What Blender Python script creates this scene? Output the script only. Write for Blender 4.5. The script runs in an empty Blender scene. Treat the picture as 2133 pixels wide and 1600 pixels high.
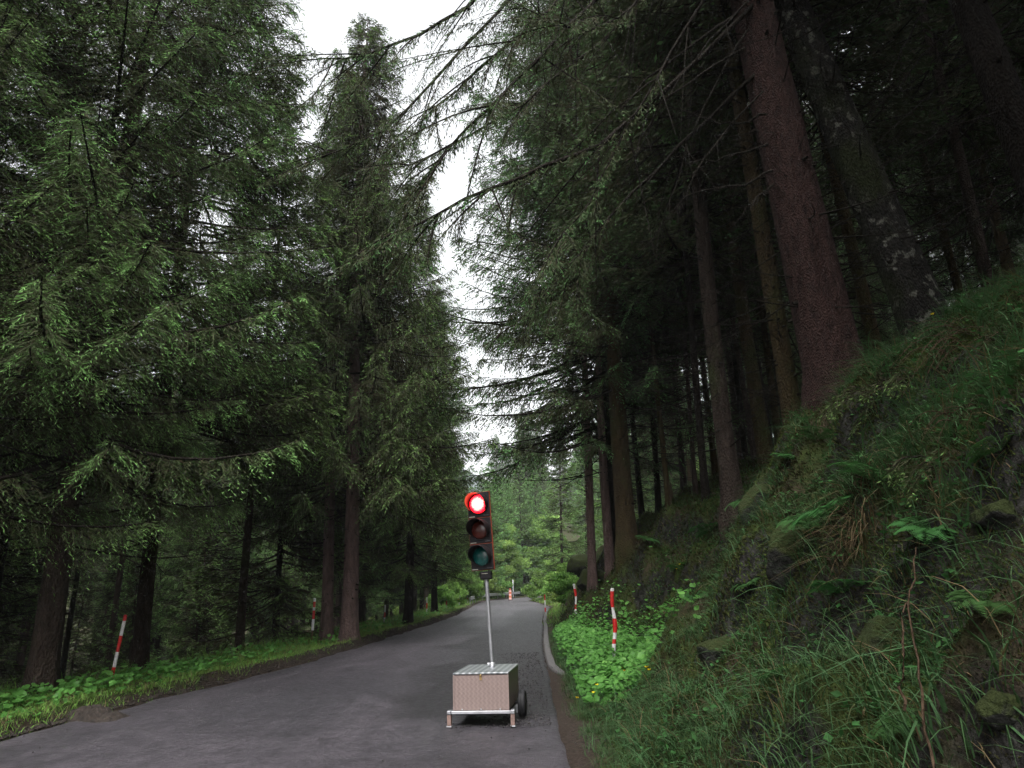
import bpy, math
import numpy as np
from mathutils import Matrix, Vector
PI = math.pi
sc = bpy.context.scene
COL = sc.collection

# ------------------------------------------------------------------ camera
F_PX, CAM_H, PITCH, ROLL = 1450.0, 1.45, math.atan(440 / 1450), 0.03
fw = np.array([0, math.cos(PITCH), math.sin(PITCH)])
r0 = np.array([1.0, 0, 0]); u0 = np.array([0, -math.sin(PITCH), math.cos(PITCH)])
rt = r0 * math.cos(ROLL) - u0 * math.sin(ROLL)
up = u0 * math.cos(ROLL) + r0 * math.sin(ROLL)
CAM = np.array([0, 0, CAM_H])
cd = bpy.data.cameras.new('camera'); cam = bpy.data.objects.new('camera', cd); COL.objects.link(cam)
cam.matrix_world = Matrix([[rt[0], up[0], -fw[0], 0], [rt[1], up[1], -fw[1], 0], [rt[2], up[2], -fw[2], CAM_H], [0, 0, 0, 1]])
cd.lens = 36 * F_PX / 2133; cd.sensor_width = 36; cd.clip_start = 0.05; cd.clip_end = 6000
sc.camera = cam

# ------------------------------------------------------------------ sky, sun, exposure
SUN_EL, SUN_AZ = math.radians(58), math.radians(-171)      # high and very soft, from behind and left of the viewpoint
w = bpy.data.worlds.new('World'); sc.world = w; w.use_nodes = True
nt = w.node_tree; nt.nodes.clear()
sky = nt.nodes.new('ShaderNodeTexSky'); sky.sky_type = 'NISHITA'; sky.sun_disc = False
sky.sun_elevation = SUN_EL; sky.sun_rotation = SUN_AZ; sky.dust_density = 4; sky.air_density = 1.2
hs = nt.nodes.new('ShaderNodeHueSaturation'); hs.inputs['Saturation'].default_value = 0.07; hs.inputs['Value'].default_value = 1.0
bg = nt.nodes.new('ShaderNodeBackground'); bg.inputs['Strength'].default_value = 0.15
wo = nt.nodes.new('ShaderNodeOutputWorld')
nt.links.new(sky.outputs[0], hs.inputs['Color']); nt.links.new(hs.outputs[0], bg.inputs['Color']); nt.links.new(bg.outputs[0], wo.inputs[0])
sd = bpy.data.lights.new('sun', 'SUN'); so = bpy.data.objects.new('sun', sd); COL.objects.link(so)
sd.energy = 1.5; sd.angle = math.radians(40); sd.color = (1, 0.98, 0.95)
sdir = Vector((math.sin(SUN_AZ) * math.cos(SUN_EL), math.cos(SUN_AZ) * math.cos(SUN_EL), math.sin(SUN_EL)))
so.rotation_euler = sdir.to_track_quat('Z', 'Y').to_euler()
sc.view_settings.view_transform = 'Standard'; sc.view_settings.look = 'None'
sc.view_settings.exposure = 1.6; sc.view_settings.gamma = 1
cy = sc.cycles
cy.max_bounces = 6; cy.diffuse_bounces = 3; cy.glossy_bounces = 2; cy.transmission_bounces = 3; cy.transparent_max_bounces = 4
cy.volume_bounces = 1; cy.caustics_reflective = False; cy.caustics_refractive = False

# ------------------------------------------------------------------ helpers
def ray(px, py): return fw + rt * (px - 1066.5) / F_PX - up * (py - 800) / F_PX
def at(px, py, Y):
    d = ray(px, py); return CAM + d * (Y / d[1])
def tag(o, label=None, cat=None, group=None, kind=None):
    if label: o['label'] = label
    if cat: o['category'] = cat
    if group: o['group'] = group
    if kind: o['kind'] = kind
    return o
def empty(name, loc, rot=(0, 0, 0), scale=1.0):
    o = bpy.data.objects.new(name, None); o.rotation_mode = 'ZYX'; COL.objects.link(o); o.location = loc; o.rotation_euler = rot
    o.scale = (scale,) * 3 if np.isscalar(scale) else scale; o.empty_display_size = 0.2; return o
def nmesh(name, V, faces, mats=(), midx=None, smooth=False, attrs=None):
    """faces: list of int arrays (n,3) or (n,4)."""
    me = bpy.data.meshes.new(name); V = np.asarray(V, np.float32).reshape(-1, 3)
    faces = [np.asarray(f, np.int32) for f in faces if len(f)]
    tot = np.concatenate([np.full(len(f), f.shape[1], np.int32) for f in faces])
    idx = np.concatenate([f.ravel() for f in faces])
    me.vertices.add(len(V)); me.vertices.foreach_set('co', V.ravel())
    me.loops.add(len(idx)); me.loops.foreach_set('vertex_index', idx)
    me.polygons.add(len(tot)); st = np.concatenate([[0], np.cumsum(tot)[:-1]]).astype(np.int32)
    me.polygons.foreach_set('loop_start', st); me.polygons.foreach_set('loop_total', tot)
    if midx is not None: me.polygons.foreach_set('material_index', np.asarray(midx, np.int32))
    if smooth is not None and not isinstance(smooth, np.ndarray): smooth = np.full(len(tot), bool(smooth))
    me.polygons.foreach_set('use_smooth', smooth)
    for m in mats: me.materials.append(m)
    if attrs:
        for k, (dom, a) in attrs.items():
            at_ = me.attributes.new(k, 'FLOAT', dom); at_.data.foreach_set('value', np.asarray(a, np.float32))
    me.update(calc_edges=True); me.validate()
    return me
def link(name, me, parent=None, loc=None):
    o = bpy.data.objects.new(name, me); COL.objects.link(o)
    if parent is not None: o.parent = parent
    if loc is not None: o.location = loc
    return o
def norm(a): return a / np.maximum(np.linalg.norm(a, axis=-1, keepdims=True), 1e-9)
class G:
    """collects vertices and faces"""
    def __init__(s): s.V = []; s.F = {3: [], 4: []}; s.M = {3: [], 4: []}; s.A = {3: [], 4: []}; s.S = {3: [], 4: []}; s.n = 0
    def add(s, V, F, m=0, a=0.0, sm=False):
        V = np.asarray(V, float).reshape(-1, 3); F = np.asarray(F, int)
        k = F.shape[1]; s.V.append(V); s.F[k].append(F + s.n); s.n += len(V)
        s.M[k].append(np.broadcast_to(m, len(F))); s.A[k].append(np.broadcast_to(a, len(F))); s.S[k].append(np.broadcast_to(sm, len(F)))
        return s
    def mesh(s, name, mats, attr='g'):
        fs = []; ms = []; as_ = []; ss = []
        for k in (3, 4):
            if s.F[k]:
                fs.append(np.concatenate(s.F[k])); ms.append(np.concatenate(s.M[k])); as_.append(np.concatenate(s.A[k])); ss.append(np.concatenate(s.S[k]))
        return nmesh(name, np.concatenate(s.V), fs, mats, np.concatenate(ms), np.concatenate(ss).astype(bool), {attr: ('FACE', np.concatenate(as_))})
    def build(s, name, mats, parent=None, loc=None): return link(name, s.mesh(name, mats), parent, loc)
def kites(P, D, L, W, rng, flat=None):
    """leaf-shaped quads"""
    n = len(P); D = norm(D); r = rng.normal(size=(n, 3)) if flat is None else flat + rng.normal(size=(n, 3)) * .25
    S = norm(np.cross(D, r)) if flat is None else norm(np.cross(D, r))
    L = np.broadcast_to(L, n)[:, None]; W = np.broadcast_to(W, n)[:, None]
    V = np.stack([P, P + D * L * .45 + S * W * .5, P + D * L, P + D * L * .45 - S * W * .5], 1)
    return V.reshape(-1, 3), np.arange(n * 4).reshape(n, 4)
def tubes(P, Rr, m=5):
    """P (n,k,3), R (n,k)"""
    P = np.asarray(P, float); Rr = np.asarray(Rr, float)
    n, k, _ = P.shape
    T = norm(np.gradient(P, axis=1)); ref = np.where(np.abs(T[..., 2:3]) > .9, [[[1., 0, 0]]], [[[0, 0, 1.]]])
    A = norm(np.cross(T, ref)); B = np.cross(T, A)
    th = np.arange(m) * 2 * PI / m
    V = P[:, :, None] + Rr[:, :, None, None] * (A[:, :, None] * np.cos(th)[None, None, :, None] + B[:, :, None] * np.sin(th)[None, None, :, None])
    i = (np.arange(n) * k * m)[:, None, None]; j = (np.arange(k - 1) * m)[None, :, None]; q = np.arange(m)[None, None]
    q2 = (q + 1) % m
    Fq = np.stack(np.broadcast_arrays(i + j + q, i + j + q2, i + j + m + q2, i + j + m + q), -1).reshape(-1, 4)
    return V.reshape(-1, 3), Fq
def box(g, x0, x1, y0, y1, z0, z1, m=0, bev=0.0):
    if bev <= 0:
        V = [(x, y, z) for x in (x0, x1) for y in (y0, y1) for z in (z0, z1)]
        return g.add(V, [(0, 1, 3, 2), (4, 6, 7, 5), (0, 4, 5, 1), (2, 3, 7, 6), (0, 2, 6, 4), (1, 5, 7, 3)], m)
    b = bev   # chamfered box
    import bmesh
    bm = bmesh.new(); bmesh.ops.create_cube(bm, size=1)
    for v in bm.verts: v.co = ((x0 + x1) / 2 + v.co.x * (x1 - x0), (y0 + y1) / 2 + v.co.y * (y1 - y0), (z0 + z1) / 2 + v.co.z * (z1 - z0))
    bmesh.ops.bevel(bm, geom=bm.edges[:], offset=b, segments=2, affect='EDGES', profile=.5)
    bmesh.ops.triangulate(bm, faces=bm.faces[:]); bm.verts.index_update()
    V = [tuple(v.co) for v in bm.verts]; Fs = [[v.index for v in f.verts] for f in bm.faces]; bm.free()
    return g.add(V, Fs, m)
def lathe(g, prof, axis='z', c=(0, 0, 0), m=0, n=24, sm=True, a0=0, a1=2 * PI, cap=False):
    """prof: list of (r, h)"""
    th = np.linspace(a0, a1, n + 1); pr = np.array(prof)
    r = pr[:, 0][:, None]; h = np.repeat(pr[:, 1][:, None], n + 1, 1)
    X = r * np.cos(th); Y = r * np.sin(th)
    V = {'z': np.stack([X, Y, h], -1), 'x': np.stack([h, X, Y], -1), 'y': np.stack([X, h, Y], -1)}[axis] + np.array(c)
    k = len(pr); i = np.arange(k - 1)[:, None] * (n + 1); j = np.arange(n)[None]
    Fq = np.stack(np.broadcast_arrays(i + j, i + j + 1, i + j + n + 2, i + j + n + 1), -1).reshape(-1, 4)
    return g.add(V.reshape(-1, 3), Fq, m, sm=sm)
def h2(i, j, s=0):
    v = (i.astype(np.int64) * 374761393 + j.astype(np.int64) * 668265263 + s * 1442695041) & 0xffffffff
    v = ((v ^ (v >> 13)) * 1274126177) & 0xffffffff
    return ((v ^ (v >> 16)) & 0xffff) / 65535.0
def vnoise(x, y, s=0):
    x = np.asarray(x, float); y = np.asarray(y, float); i = np.floor(x); j = np.floor(y); fx = x - i; fy = y - j
    fx = fx * fx * (3 - 2 * fx); fy = fy * fy * (3 - 2 * fy)
    return (h2(i, j, s) * (1 - fx) + h2(i + 1, j, s) * fx) * (1 - fy) + (h2(i, j + 1, s) * (1 - fx) + h2(i + 1, j + 1, s) * fx) * fy
def fbm(x, y, s=0, o=3): return sum(vnoise(x * 2 ** k, y * 2 ** k, s + k) * .5 ** k for k in range(o)) / sum(.5 ** k for k in range(o)) - .5
def sstep(a, b, x): t = np.clip((x - a) / (b - a), 0, 1); return t * t * (3 - 2 * t)

# ------------------------------------------------------------------ materials
def mat(name):
    m = bpy.data.materials.new(name); m.use_nodes = True; t = m.node_tree
    return m, t, t.nodes['Principled BSDF']
def N(t, typ, **kw):
    n = t.nodes.new(typ)
    for k, v in kw.items():
        if k in n.inputs: n.inputs[k].default_value = v
        else: setattr(n, k, v)
    return n
def ramp(t, fac, stops):
    r = t.nodes.new('ShaderNodeValToRGB'); e = r.color_ramp.elements
    while len(e) < len(stops): e.new(0.5)
    for q, (p, c) in zip(e, stops): q.position = p; q.color = (*c, 1)
    t.links.new(fac, r.inputs[0]); return r.outputs[0]
def noise(t, scale, detail=4, vec=None, rough=.6):
    n = N(t, 'ShaderNodeTexNoise', Scale=scale, Detail=detail, Roughness=rough)
    t.links.new(vec if vec is not None else coord(t), n.inputs['Vector']); return n.outputs['Fac']
def coord(t, which='Object'):
    c = t.nodes.get('TC') or t.nodes.new('ShaderNodeTexCoord'); c.name = 'TC'; return c.outputs[which]
def mapped(t, scale=(1, 1, 1), which='Object', loc=(0, 0, 0)):
    m = N(t, 'ShaderNodeMapping'); m.inputs['Scale'].default_value = scale; m.inputs['Location'].default_value = loc
    t.links.new(coord(t, which), m.inputs[0]); return m.outputs[0]
def mixc(t, fac, a, b, mode='MIX'):
    m = t.nodes.new('ShaderNodeMix'); m.data_type = 'RGBA'; m.blend_type = mode
    for s, v in ((m.inputs[0], fac), (m.inputs[6], a), (m.inputs[7], b)):
        if isinstance(v, (int, float)): s.default_value = v
        elif isinstance(v, tuple): s.default_value = (*v, 1)
        else: t.links.new(v, s)
    return m.outputs[2]
def bump(t, p, h, strength=.5, dist=.02):
    b = N(t, 'ShaderNodeBump', Strength=strength, Distance=dist); t.links.new(h, b.inputs['Height']); t.links.new(b.outputs[0], p.inputs['Normal'])
def attr(t, name='g'):
    a = t.nodes.new('ShaderNodeAttribute'); a.attribute_name = name; return a.outputs['Fac']
def math_(t, op, a, b=0.0, c=None):
    m = t.nodes.new('ShaderNodeMath'); m.operation = op
    for s, v in zip(m.inputs, (a, b) if c is None else (a, b, c)):
        if isinstance(v, (int, float)): s.default_value = v
        else: t.links.new(v, s)
    return m.outputs[0]
def leaf_mat(name, stops, rough=.7, transl=.25, spec=.12, hue_var=.03, val_var=.5):
    m, t, p = mat(name)
    c = ramp(t, attr(t), stops)
    oi = t.nodes.new('ShaderNodeObjectInfo')
    hsv = t.nodes.new('ShaderNodeHueSaturation'); t.links.new(c, hsv.inputs['Color'])
    t.links.new(math_(t, 'MULTIPLY_ADD', oi.outputs['Random'], hue_var, .5 - hue_var / 2), hsv.inputs['Hue'])
    t.links.new(math_(t, 'MULTIPLY_ADD', oi.outputs['Random'], val_var, 1 - val_var / 2), hsv.inputs['Value'])
    t.links.new(hsv.outputs[0], p.inputs['Base Color']); p.inputs['Roughness'].default_value = rough
    p.inputs['Specular IOR Level'].default_value = spec
    tr = t.nodes.new('ShaderNodeBsdfTranslucent'); t.links.new(hsv.outputs[0], tr.inputs['Color'])
    mx = t.nodes.new('ShaderNodeMixShader'); mx.inputs[0].default_value = transl
    t.links.new(p.outputs[0], mx.inputs[1]); t.links.new(tr.outputs[0], mx.inputs[2])
    t.links.new(mx.outputs[0], t.nodes['Material Output'].inputs[0]); return m
M = {}
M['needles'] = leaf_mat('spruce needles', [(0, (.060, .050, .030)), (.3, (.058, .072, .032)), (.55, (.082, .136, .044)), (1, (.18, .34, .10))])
M['needles_bright'] = leaf_mat('young needles with sky light in colour', [(0, (.08, .10, .04)), (.4, (.11, .19, .06)), (1, (.20, .38, .12))], transl=.35)  # brighter needle copy: open sky light on far trees put into the colour
M['needles_dark'] = leaf_mat('spruce needles with shade in colour', [(0, (.058, .050, .030)), (.3, (.056, .072, .033)), (.6, (.064, .112, .042)), (1, (.13, .27, .095))])  # duller needle copy, shade of the wood put into its colour
M['lichen'] = leaf_mat('hanging beard lichen', [(0, (.10, .12, .07)), (1, (.19, .21, .13))], rough=.8)
M['broadleaf'] = leaf_mat('bright broad leaves', [(0, (.10, .17, .045)), (.5, (.19, .33, .08)), (1, (.32, .48, .13))], transl=.5)
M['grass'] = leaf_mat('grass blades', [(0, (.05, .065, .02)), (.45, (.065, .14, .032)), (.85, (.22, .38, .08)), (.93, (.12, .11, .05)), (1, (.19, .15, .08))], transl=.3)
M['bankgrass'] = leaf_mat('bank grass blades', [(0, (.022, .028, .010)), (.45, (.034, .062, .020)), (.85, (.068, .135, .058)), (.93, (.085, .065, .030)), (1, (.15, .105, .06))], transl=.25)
M['moss'] = leaf_mat('moss tufts', [(0, (.022, .017, .009)), (.5, (.036, .040, .011)), (1, (.060, .085, .020))], rough=.8, transl=.1)
M['butterbur'] = leaf_mat('broad ground leaves', [(0, (.05, .13, .024)), (.6, (.095, .225, .048)), (1, (.18, .36, .085))], transl=.35, rough=.4)
M['fern'] = leaf_mat('fern fronds', [(0, (.026, .058, .017)), (1, (.052, .14, .038))], transl=.3)
M['drygrass'] = leaf_mat('dry straw', [(0, (.08, .058, .03)), (1, (.17, .13, .07))])
M['yellow'] = leaf_mat('yellow petals', [(0, (.6, .38, .01)), (1, (.8, .6, .03))])

def bark_mat(name, c0, c1, moss=None, mossamt=.5, sc_=9, lich=None):
    m, t, p = mat(name)
    v = mapped(t, (1, 1, .35)); n1 = noise(t, sc_, 6, v, .7)
    vo = N(t, 'ShaderNodeTexVoronoi', Scale=sc_ * 4); t.links.new(mapped(t, (1, 1, .5)), vo.inputs['Vector'])
    c = mixc(t, ramp(t, n1, [(.3, (0, 0, 0)), (.7, (1, 1, 1))]), c0, c1)
    if lich is not None:
        ln = noise(t, 6, 5, mapped(t, (1, 1, .8), loc=(3, 1, 4))); c = mixc(t, ramp(t, ln, [(.56, (0, 0, 0)), (.62, (1, 1, 1))]), c, lich)
    if moss is not None:
        mn = noise(t, 1.1, 5, mapped(t, (1, 1, .6), loc=(7, 2, 1)))
        c = mixc(t, ramp(t, mn, [(.62 - mossamt * .3, (0, 0, 0)), (.78 - mossamt * .3, (1, 1, 1))]), c, moss)
    t.links.new(c, p.inputs['Base Color']); p.inputs['Roughness'].default_value = .9; p.inputs['Specular IOR Level'].default_value = .12
    h = math_(t, 'ADD', math_(t, 'MULTIPLY', n1, 1.2), vo.outputs['Distance']); bump(t, p, h, 1.0, .035); return m
M['bark'] = bark_mat('grey brown spruce bark', (.022, .016, .013), (.062, .046, .038), (.04, .045, .02), .35)
M['bark_pink'] = bark_mat('pinkish spruce bark', (.065, .043, .039), (.17, .115, .104))
M['bark_red'] = bark_mat('reddish spruce bark', (.012, .007, .0065), (.052, .028, .024), (.05, .045, .02), .15, 14)
M['bark_moss'] = bark_mat('moss covered bark', (.030, .021, .011), (.060, .043, .020), (.035, .038, .012), .55, 10)
M['bark_grey'] = bark_mat('grey lichen spotted bark', (.008, .0075, .007), (.028, .025, .022), (.020, .024, .010), .45, 10, (.11, .11, .092))
M['bark_dark'] = bark_mat('dark bark with shade in colour', (.008, .006, .005), (.020, .016, .013))  # bark darkened so its colour carries the shade under the canopy
M['twig'] = bark_mat('dark twig wood', (.009, .0075, .006), (.026, .021, .016))
M['drytwig'] = bark_mat('dry brown twig', (.04, .027, .017), (.095, .062, .040))

m, t, p = mat('forest floor'); M['ground'] = m
n1 = noise(t, .9, 8); n2 = noise(t, 6, 8); n3 = noise(t, 45, 4)
lit = mixc(t, ramp(t, n3, [(.3, (0, 0, 0)), (.7, (1, 1, 1))]), (.022, .016, .010), (.060, .044, .028))
mossc = mixc(t, ramp(t, n2, [(.35, (0, 0, 0)), (.65, (1, 1, 1))]), (.020, .026, .008), (.042, .058, .015))
c = mixc(t, ramp(t, n1, [(.42, (0, 0, 0)), (.55, (1, 1, 1))]), lit, mossc)
geo = t.nodes.new('ShaderNodeNewGeometry'); sx = t.nodes.new('ShaderNodeSeparateXYZ'); t.links.new(geo.outputs['Normal'], sx.inputs[0])
rockc = mixc(t, ramp(t, noise(t, 7, 8), [(.45, (0, 0, 0)), (.8, (1, 1, 1))]), (.012, .011, .010), (.075, .072, .066))
c = mixc(t, ramp(t, math_(t, 'MULTIPLY_ADD', n2, .35, sx.outputs[2]), [(.58, (1, 1, 1)), (.72, (0, 0, 0))]), c, rockc)
soilc = mixc(t, ramp(t, noise(t, 22, 8), [(.3, (0, 0, 0)), (.7, (1, 1, 1))]), (.018, .013, .010), (.062, .047, .038))
c = mixc(t, attr(t, 'soil'), c, soilc)
t.links.new(c, p.inputs['Base Color']); p.inputs['Roughness'].default_value = .9; p.inputs['Specular IOR Level'].default_value = .12
bump(t, p, math_(t, 'ADD', n2, math_(t, 'MULTIPLY', n3, .4)), 1.0, .06)

m, t, p = mat('worn wet asphalt'); M['asphalt'] = m
v = coord(t)
patch = noise(t, .35, 6, mapped(t, (1, .35, 1)), .6); streak = noise(t, 2.2, 6, mapped(t, (1, .09, 1)), .65)
fine = noise(t, 70, 5, None, .8); mid = noise(t, 14, 6)
c = mixc(t, ramp(t, patch, [(.42, (0, 0, 0)), (.56, (1, 1, 1))]), (.024, .0225, .027), (.058, .051, .060))
c = mixc(t, 1.0, c, ramp(t, noise(t, 2.6, 9, mapped(t, (1, .7, 1), loc=(1, 3, 0)), .78), [(.36, (.45, .45, .47)), (.50, (1.0, 1.0, 1.0)), (.66, (1.45, 1.42, 1.42))]), 'MULTIPLY')
c = mixc(t, ramp(t, streak, [(.60, (0, 0, 0)), (.72, (.5, .5, .5))]), c, (.085, .078, .084))
c = mixc(t, attr(t, 'track'), c, (.075, .070, .077))
c = mixc(t, ramp(t, noise(t, 3.0, 7, mapped(t, loc=(5, 5, 0))), [(.58, (0, 0, 0)), (.66, (.8, .8, .8))]), c, (.020, .0185, .021))
c = mixc(t, ramp(t, fine, [(.42, (0, 0, 0)), (.66, (.6, .6, .6))]), c, (.098, .089, .10))
c = mixc(t, ramp(t, noise(t, 9, 6, mapped(t, loc=(2, 9, 0)), .75), [(.60, (0, 0, 0)), (.68, (.8, .8, .8))]), c, (.020, .018, .020))
c = mixc(t, attr(t, 'mill'), c, mixc(t, ramp(t, noise(t, 28, 6), [(.4, (0, 0, 0)), (.7, (1, 1, 1))]), (.011, .0105, .012), (.042, .039, .043)))
t.links.new(c, p.inputs['Base Color'])
t.links.new(ramp(t, mid, [(.3, (.36,) * 3), (.7, (.66,) * 3)]), p.inputs['Roughness']); p.inputs['Specular IOR Level'].default_value = .45
hh = math_(t, 'ADD', math_(t, 'MULTIPLY', mid, 1.6), fine)
hh = math_(t, 'ADD', hh, math_(t, 'MULTIPLY', math_(t, 'MULTIPLY', attr(t, 'mill'), noise(t, 38, 5)), 4.0)); bump(t, p, hh, .9, .010)

def simple(name, col, rough=.5, metal=0.0, nsc=None, c2=None, bs=0, emit=None, es=0, coat=0):
    m, t, p = mat(name); p.inputs['Roughness'].default_value = rough; p.inputs['Metallic'].default_value = metal; p.inputs['Coat Weight'].default_value = coat
    c2 = c2 or tuple(x * .7 for x in col); f_ = noise(t, nsc or 12, 6)
    t.links.new(mixc(t, ramp(t, f_, [(.35, (0, 0, 0)), (.7, (1, 1, 1))]), c2, col), p.inputs['Base Color'])
    if bs: bump(t, p, f_, bs, .01)
    if emit: p.inputs['Emission Color'].default_value = (*emit, 1); p.inputs['Emission Strength'].default_value = es
    return m
M['rock'] = None
m, t, p = mat('mossy rock'); M['rock'] = m
geo = t.nodes.new('ShaderNodeNewGeometry'); sx = t.nodes.new('ShaderNodeSeparateXYZ'); t.links.new(geo.outputs['Normal'], sx.inputs[0])
rn = noise(t, 5, 8); rc = mixc(t, ramp(t, rn, [(.4, (0, 0, 0)), (.75, (1, 1, 1))]), (.012, .011, .010), (.065, .065, .060))
mk = math_(t, 'ADD', math_(t, 'MULTIPLY', sx.outputs[2], .55), noise(t, 3, 6))
c = mixc(t, ramp(t, mk, [(.42, (0, 0, 0)), (.58, (1, 1, 1))]), rc, (.032, .042, .012)); t.links.new(c, p.inputs['Base Color'])
p.inputs['Roughness'].default_value = .85; p.inputs['Specular IOR Level'].default_value = .2; bump(t, p, math_(t, 'ADD', rn, noise(t, 30, 5)), 1, .05)
M['concrete'] = simple('weathered kerb concrete', (.14, .13, .13), .7, 0, 18, (.05, .047, .046), .5)
M['crumb'] = simple('asphalt crumbs', (.05, .045, .045), .7, 0, 30, (.02, .018, .018))
M['soilclod'] = simple('soil clods', (.040, .028, .021), .9, 0, 20, (.012, .009, .007), .6)
M['white'] = simple('white reflective band', (.78, .78, .80), .45, 0, 30, (.5, .49, .48))
M['red'] = simple('red reflective band', (.62, .016, .014), .4, 0, 25, (.35, .012, .01))
M['orange'] = simple('orange beacon board', (.62, .17, .08), .4)
M['wood'] = simple('brown stake wood', (.16, .09, .055), .7, 0, 25)
M['steel'] = simple('galvanised steel', (.42, .42, .44), .42, .7, 8, (.30, .30, .32))
M['alu'] = simple('bright aluminium', (.62, .62, .66), .35, .7, 8, (.45, .45, .47))
M['leg'] = simple('rusty brown support leg', (.34, .22, .19), .55, .2, 20, (.18, .12, .10))
M['rubber'] = simple('black rubber', (.018, .018, .02), .65, 0, 30)
M['black'] = simple('black plastic', (.008, .0065, .008), .6, 0, 20)
M['black'].node_tree.nodes['Principled BSDF'].inputs['Specular IOR Level'].default_value = .25
M['housing'] = simple('orange red housing plastic', (.30, .045, .012), .45)
M['visor'] = simple('visor plastic', (.016, .008, .010), .6)
M['mark'] = simple('pale worn print', (.45, .42, .36), .6)
M['brass'] = simple('brass lock', (.45, .30, .12), .35, .8)
# checker plate
def plate(name, c0, c1, metal, rough, ribs=False):
    m, t, p = mat(name); p.inputs['Metallic'].default_value = metal; p.inputs['Roughness'].default_value = rough
    v = coord(t); s = N(t, 'ShaderNodeSeparateXYZ'); t.links.new(v, s.inputs[0])
    if ribs:
        wv = math_(t, 'SINE', math_(t, 'MULTIPLY', s.outputs[0], 2 * PI / .074)); wv = math_(t, 'MULTIPLY_ADD', wv, .5, .5)
    else:
        k = 2 * PI / .05; a = math_(t, 'MULTIPLY', math_(t, 'ADD', s.outputs[0], s.outputs[1]), k); b = math_(t, 'MULTIPLY', s.outputs[2], k)
        wv = math_(t, 'MULTIPLY_ADD', math_(t, 'SINE', math_(t, 'ADD', a, math_(t, 'SINE', b))), .5, .5)
    n_ = noise(t, 9, 5)
    c = mixc(t, ramp(t, math_(t, 'MULTIPLY_ADD', n_, .5, math_(t, 'MULTIPLY', wv, .55)), [(.3, (0, 0, 0)), (.8, (1, 1, 1))]), c0, c1)
    t.links.new(c, p.inputs['Base Color']); bump(t, p, wv, .5 if not ribs else .8, .004); return m
M['plate'] = plate('pinkish checker plate', (.235, .175, .158), (.272, .203, .186), .25, .5)
M['lid'] = plate('ribbed aluminium lid', (.17, .19, .20), (.42, .43, .44), .6, .35, True)
# lit red lens: glowing dots, hottest in the middle
m, t, p = mat('lit red lens'); M['lens_red'] = m
ln = t.nodes.new('ShaderNodeVectorMath'); ln.operation = 'LENGTH'; t.links.new(mapped(t, (1, 0, 1)), ln.inputs[0])
rad = math_(t, 'DIVIDE', ln.outputs['Value'], .124)
vo = N(t, 'ShaderNodeTexVoronoi', Scale=70); t.links.new(coord(t), vo.inputs['Vector'])
rr = math_(t, 'ADD', rad, math_(t, 'MULTIPLY', math_(t, 'SUBTRACT', vo.outputs['Distance'], .4), .35))
em = ramp(t, rr, [(.30, (1, .22, .08)), (.70, (1, .035, .04)), (.88, (1, .003, .012))])
t.links.new(em, p.inputs['Emission Color']); p.inputs['Base Color'].default_value = (.3, .01, .01, 1); p.inputs['Roughness'].default_value = .3
st = N(t, 'ShaderNodeMapRange'); st.inputs['From Min'].default_value = .5; st.inputs['From Max'].default_value = 1.0; st.inputs['To Min'].default_value = 8.0; st.inputs['To Max'].default_value = .9
t.links.new(rr, st.inputs['Value']); t.links.new(st.outputs[0], p.inputs['Emission Strength'])
M['lens_amber'] = simple('unlit amber lens', (.085, .013, .007), .22, 0, 60, (.05, .008, .005), 0, coat=.1)
M['lens_green'] = simple('unlit green lens', (.003, .095, .085), .22, 0, 60, (.002, .055, .050), 0, coat=.1)

# ------------------------------------------------------------------ terrain
def rise(y): return .013 * np.logaddexp(0, (np.asarray(y, float) - 8) / 2) * 2
EY = np.array([-20, 0, 6.7, 8.7, 10.2, 13, 17, 20.7, 26.7, 33, 42, 52, 61, 69, 75, 82, 92, 110, 140])
EL = np.array([-6, -6, -5.95, -5.95, -5.93, -5.48, -4.87, -4.6, -4.3, -3.9, -3.65, -3.7, -3.87, -3.9, -3.9, -3.0, -.6, 5, 20])
ER = np.array([.40, .42, .46, .48, .50, .55, .58, .68, .90, 1.10, 1.5, 2.3, 2.0, 1.5, 1.0, 1.6, 4.0, 10, 26])
def Le(y): return np.interp(y, EY, EL)
def Re(y): return np.interp(y, EY, ER)
def toe(y): return np.interp(y, [0, 6, 9, 11, 13, 16, 18, 21, 26, 45, 60], [.5, .5, .75, 1.3, 2.0, 2.1, 1.7, .9, .6, .7, 2.0])
def bank_gain(y): return np.interp(y, [0, 40, 70, 110], [1, 1, .55, .45])
def soilmask(x, y):
    ul = Le(y) - x; ur = x - Re(y); n_ = fbm(x * 1.5, y * 1.5, 5) * .35
    wl = np.interp(y, [8, 13, 16], [.02, .07, .19]); a = sstep(-.3, -.05, ul) * (1 - sstep(wl + n_, wl + .18 + n_, ul)); b = sstep(-.3, -.05, ur) * (1 - sstep(.14 + n_, .30 + n_, ur))
    return np.clip(a + b, 0, 1)
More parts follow.
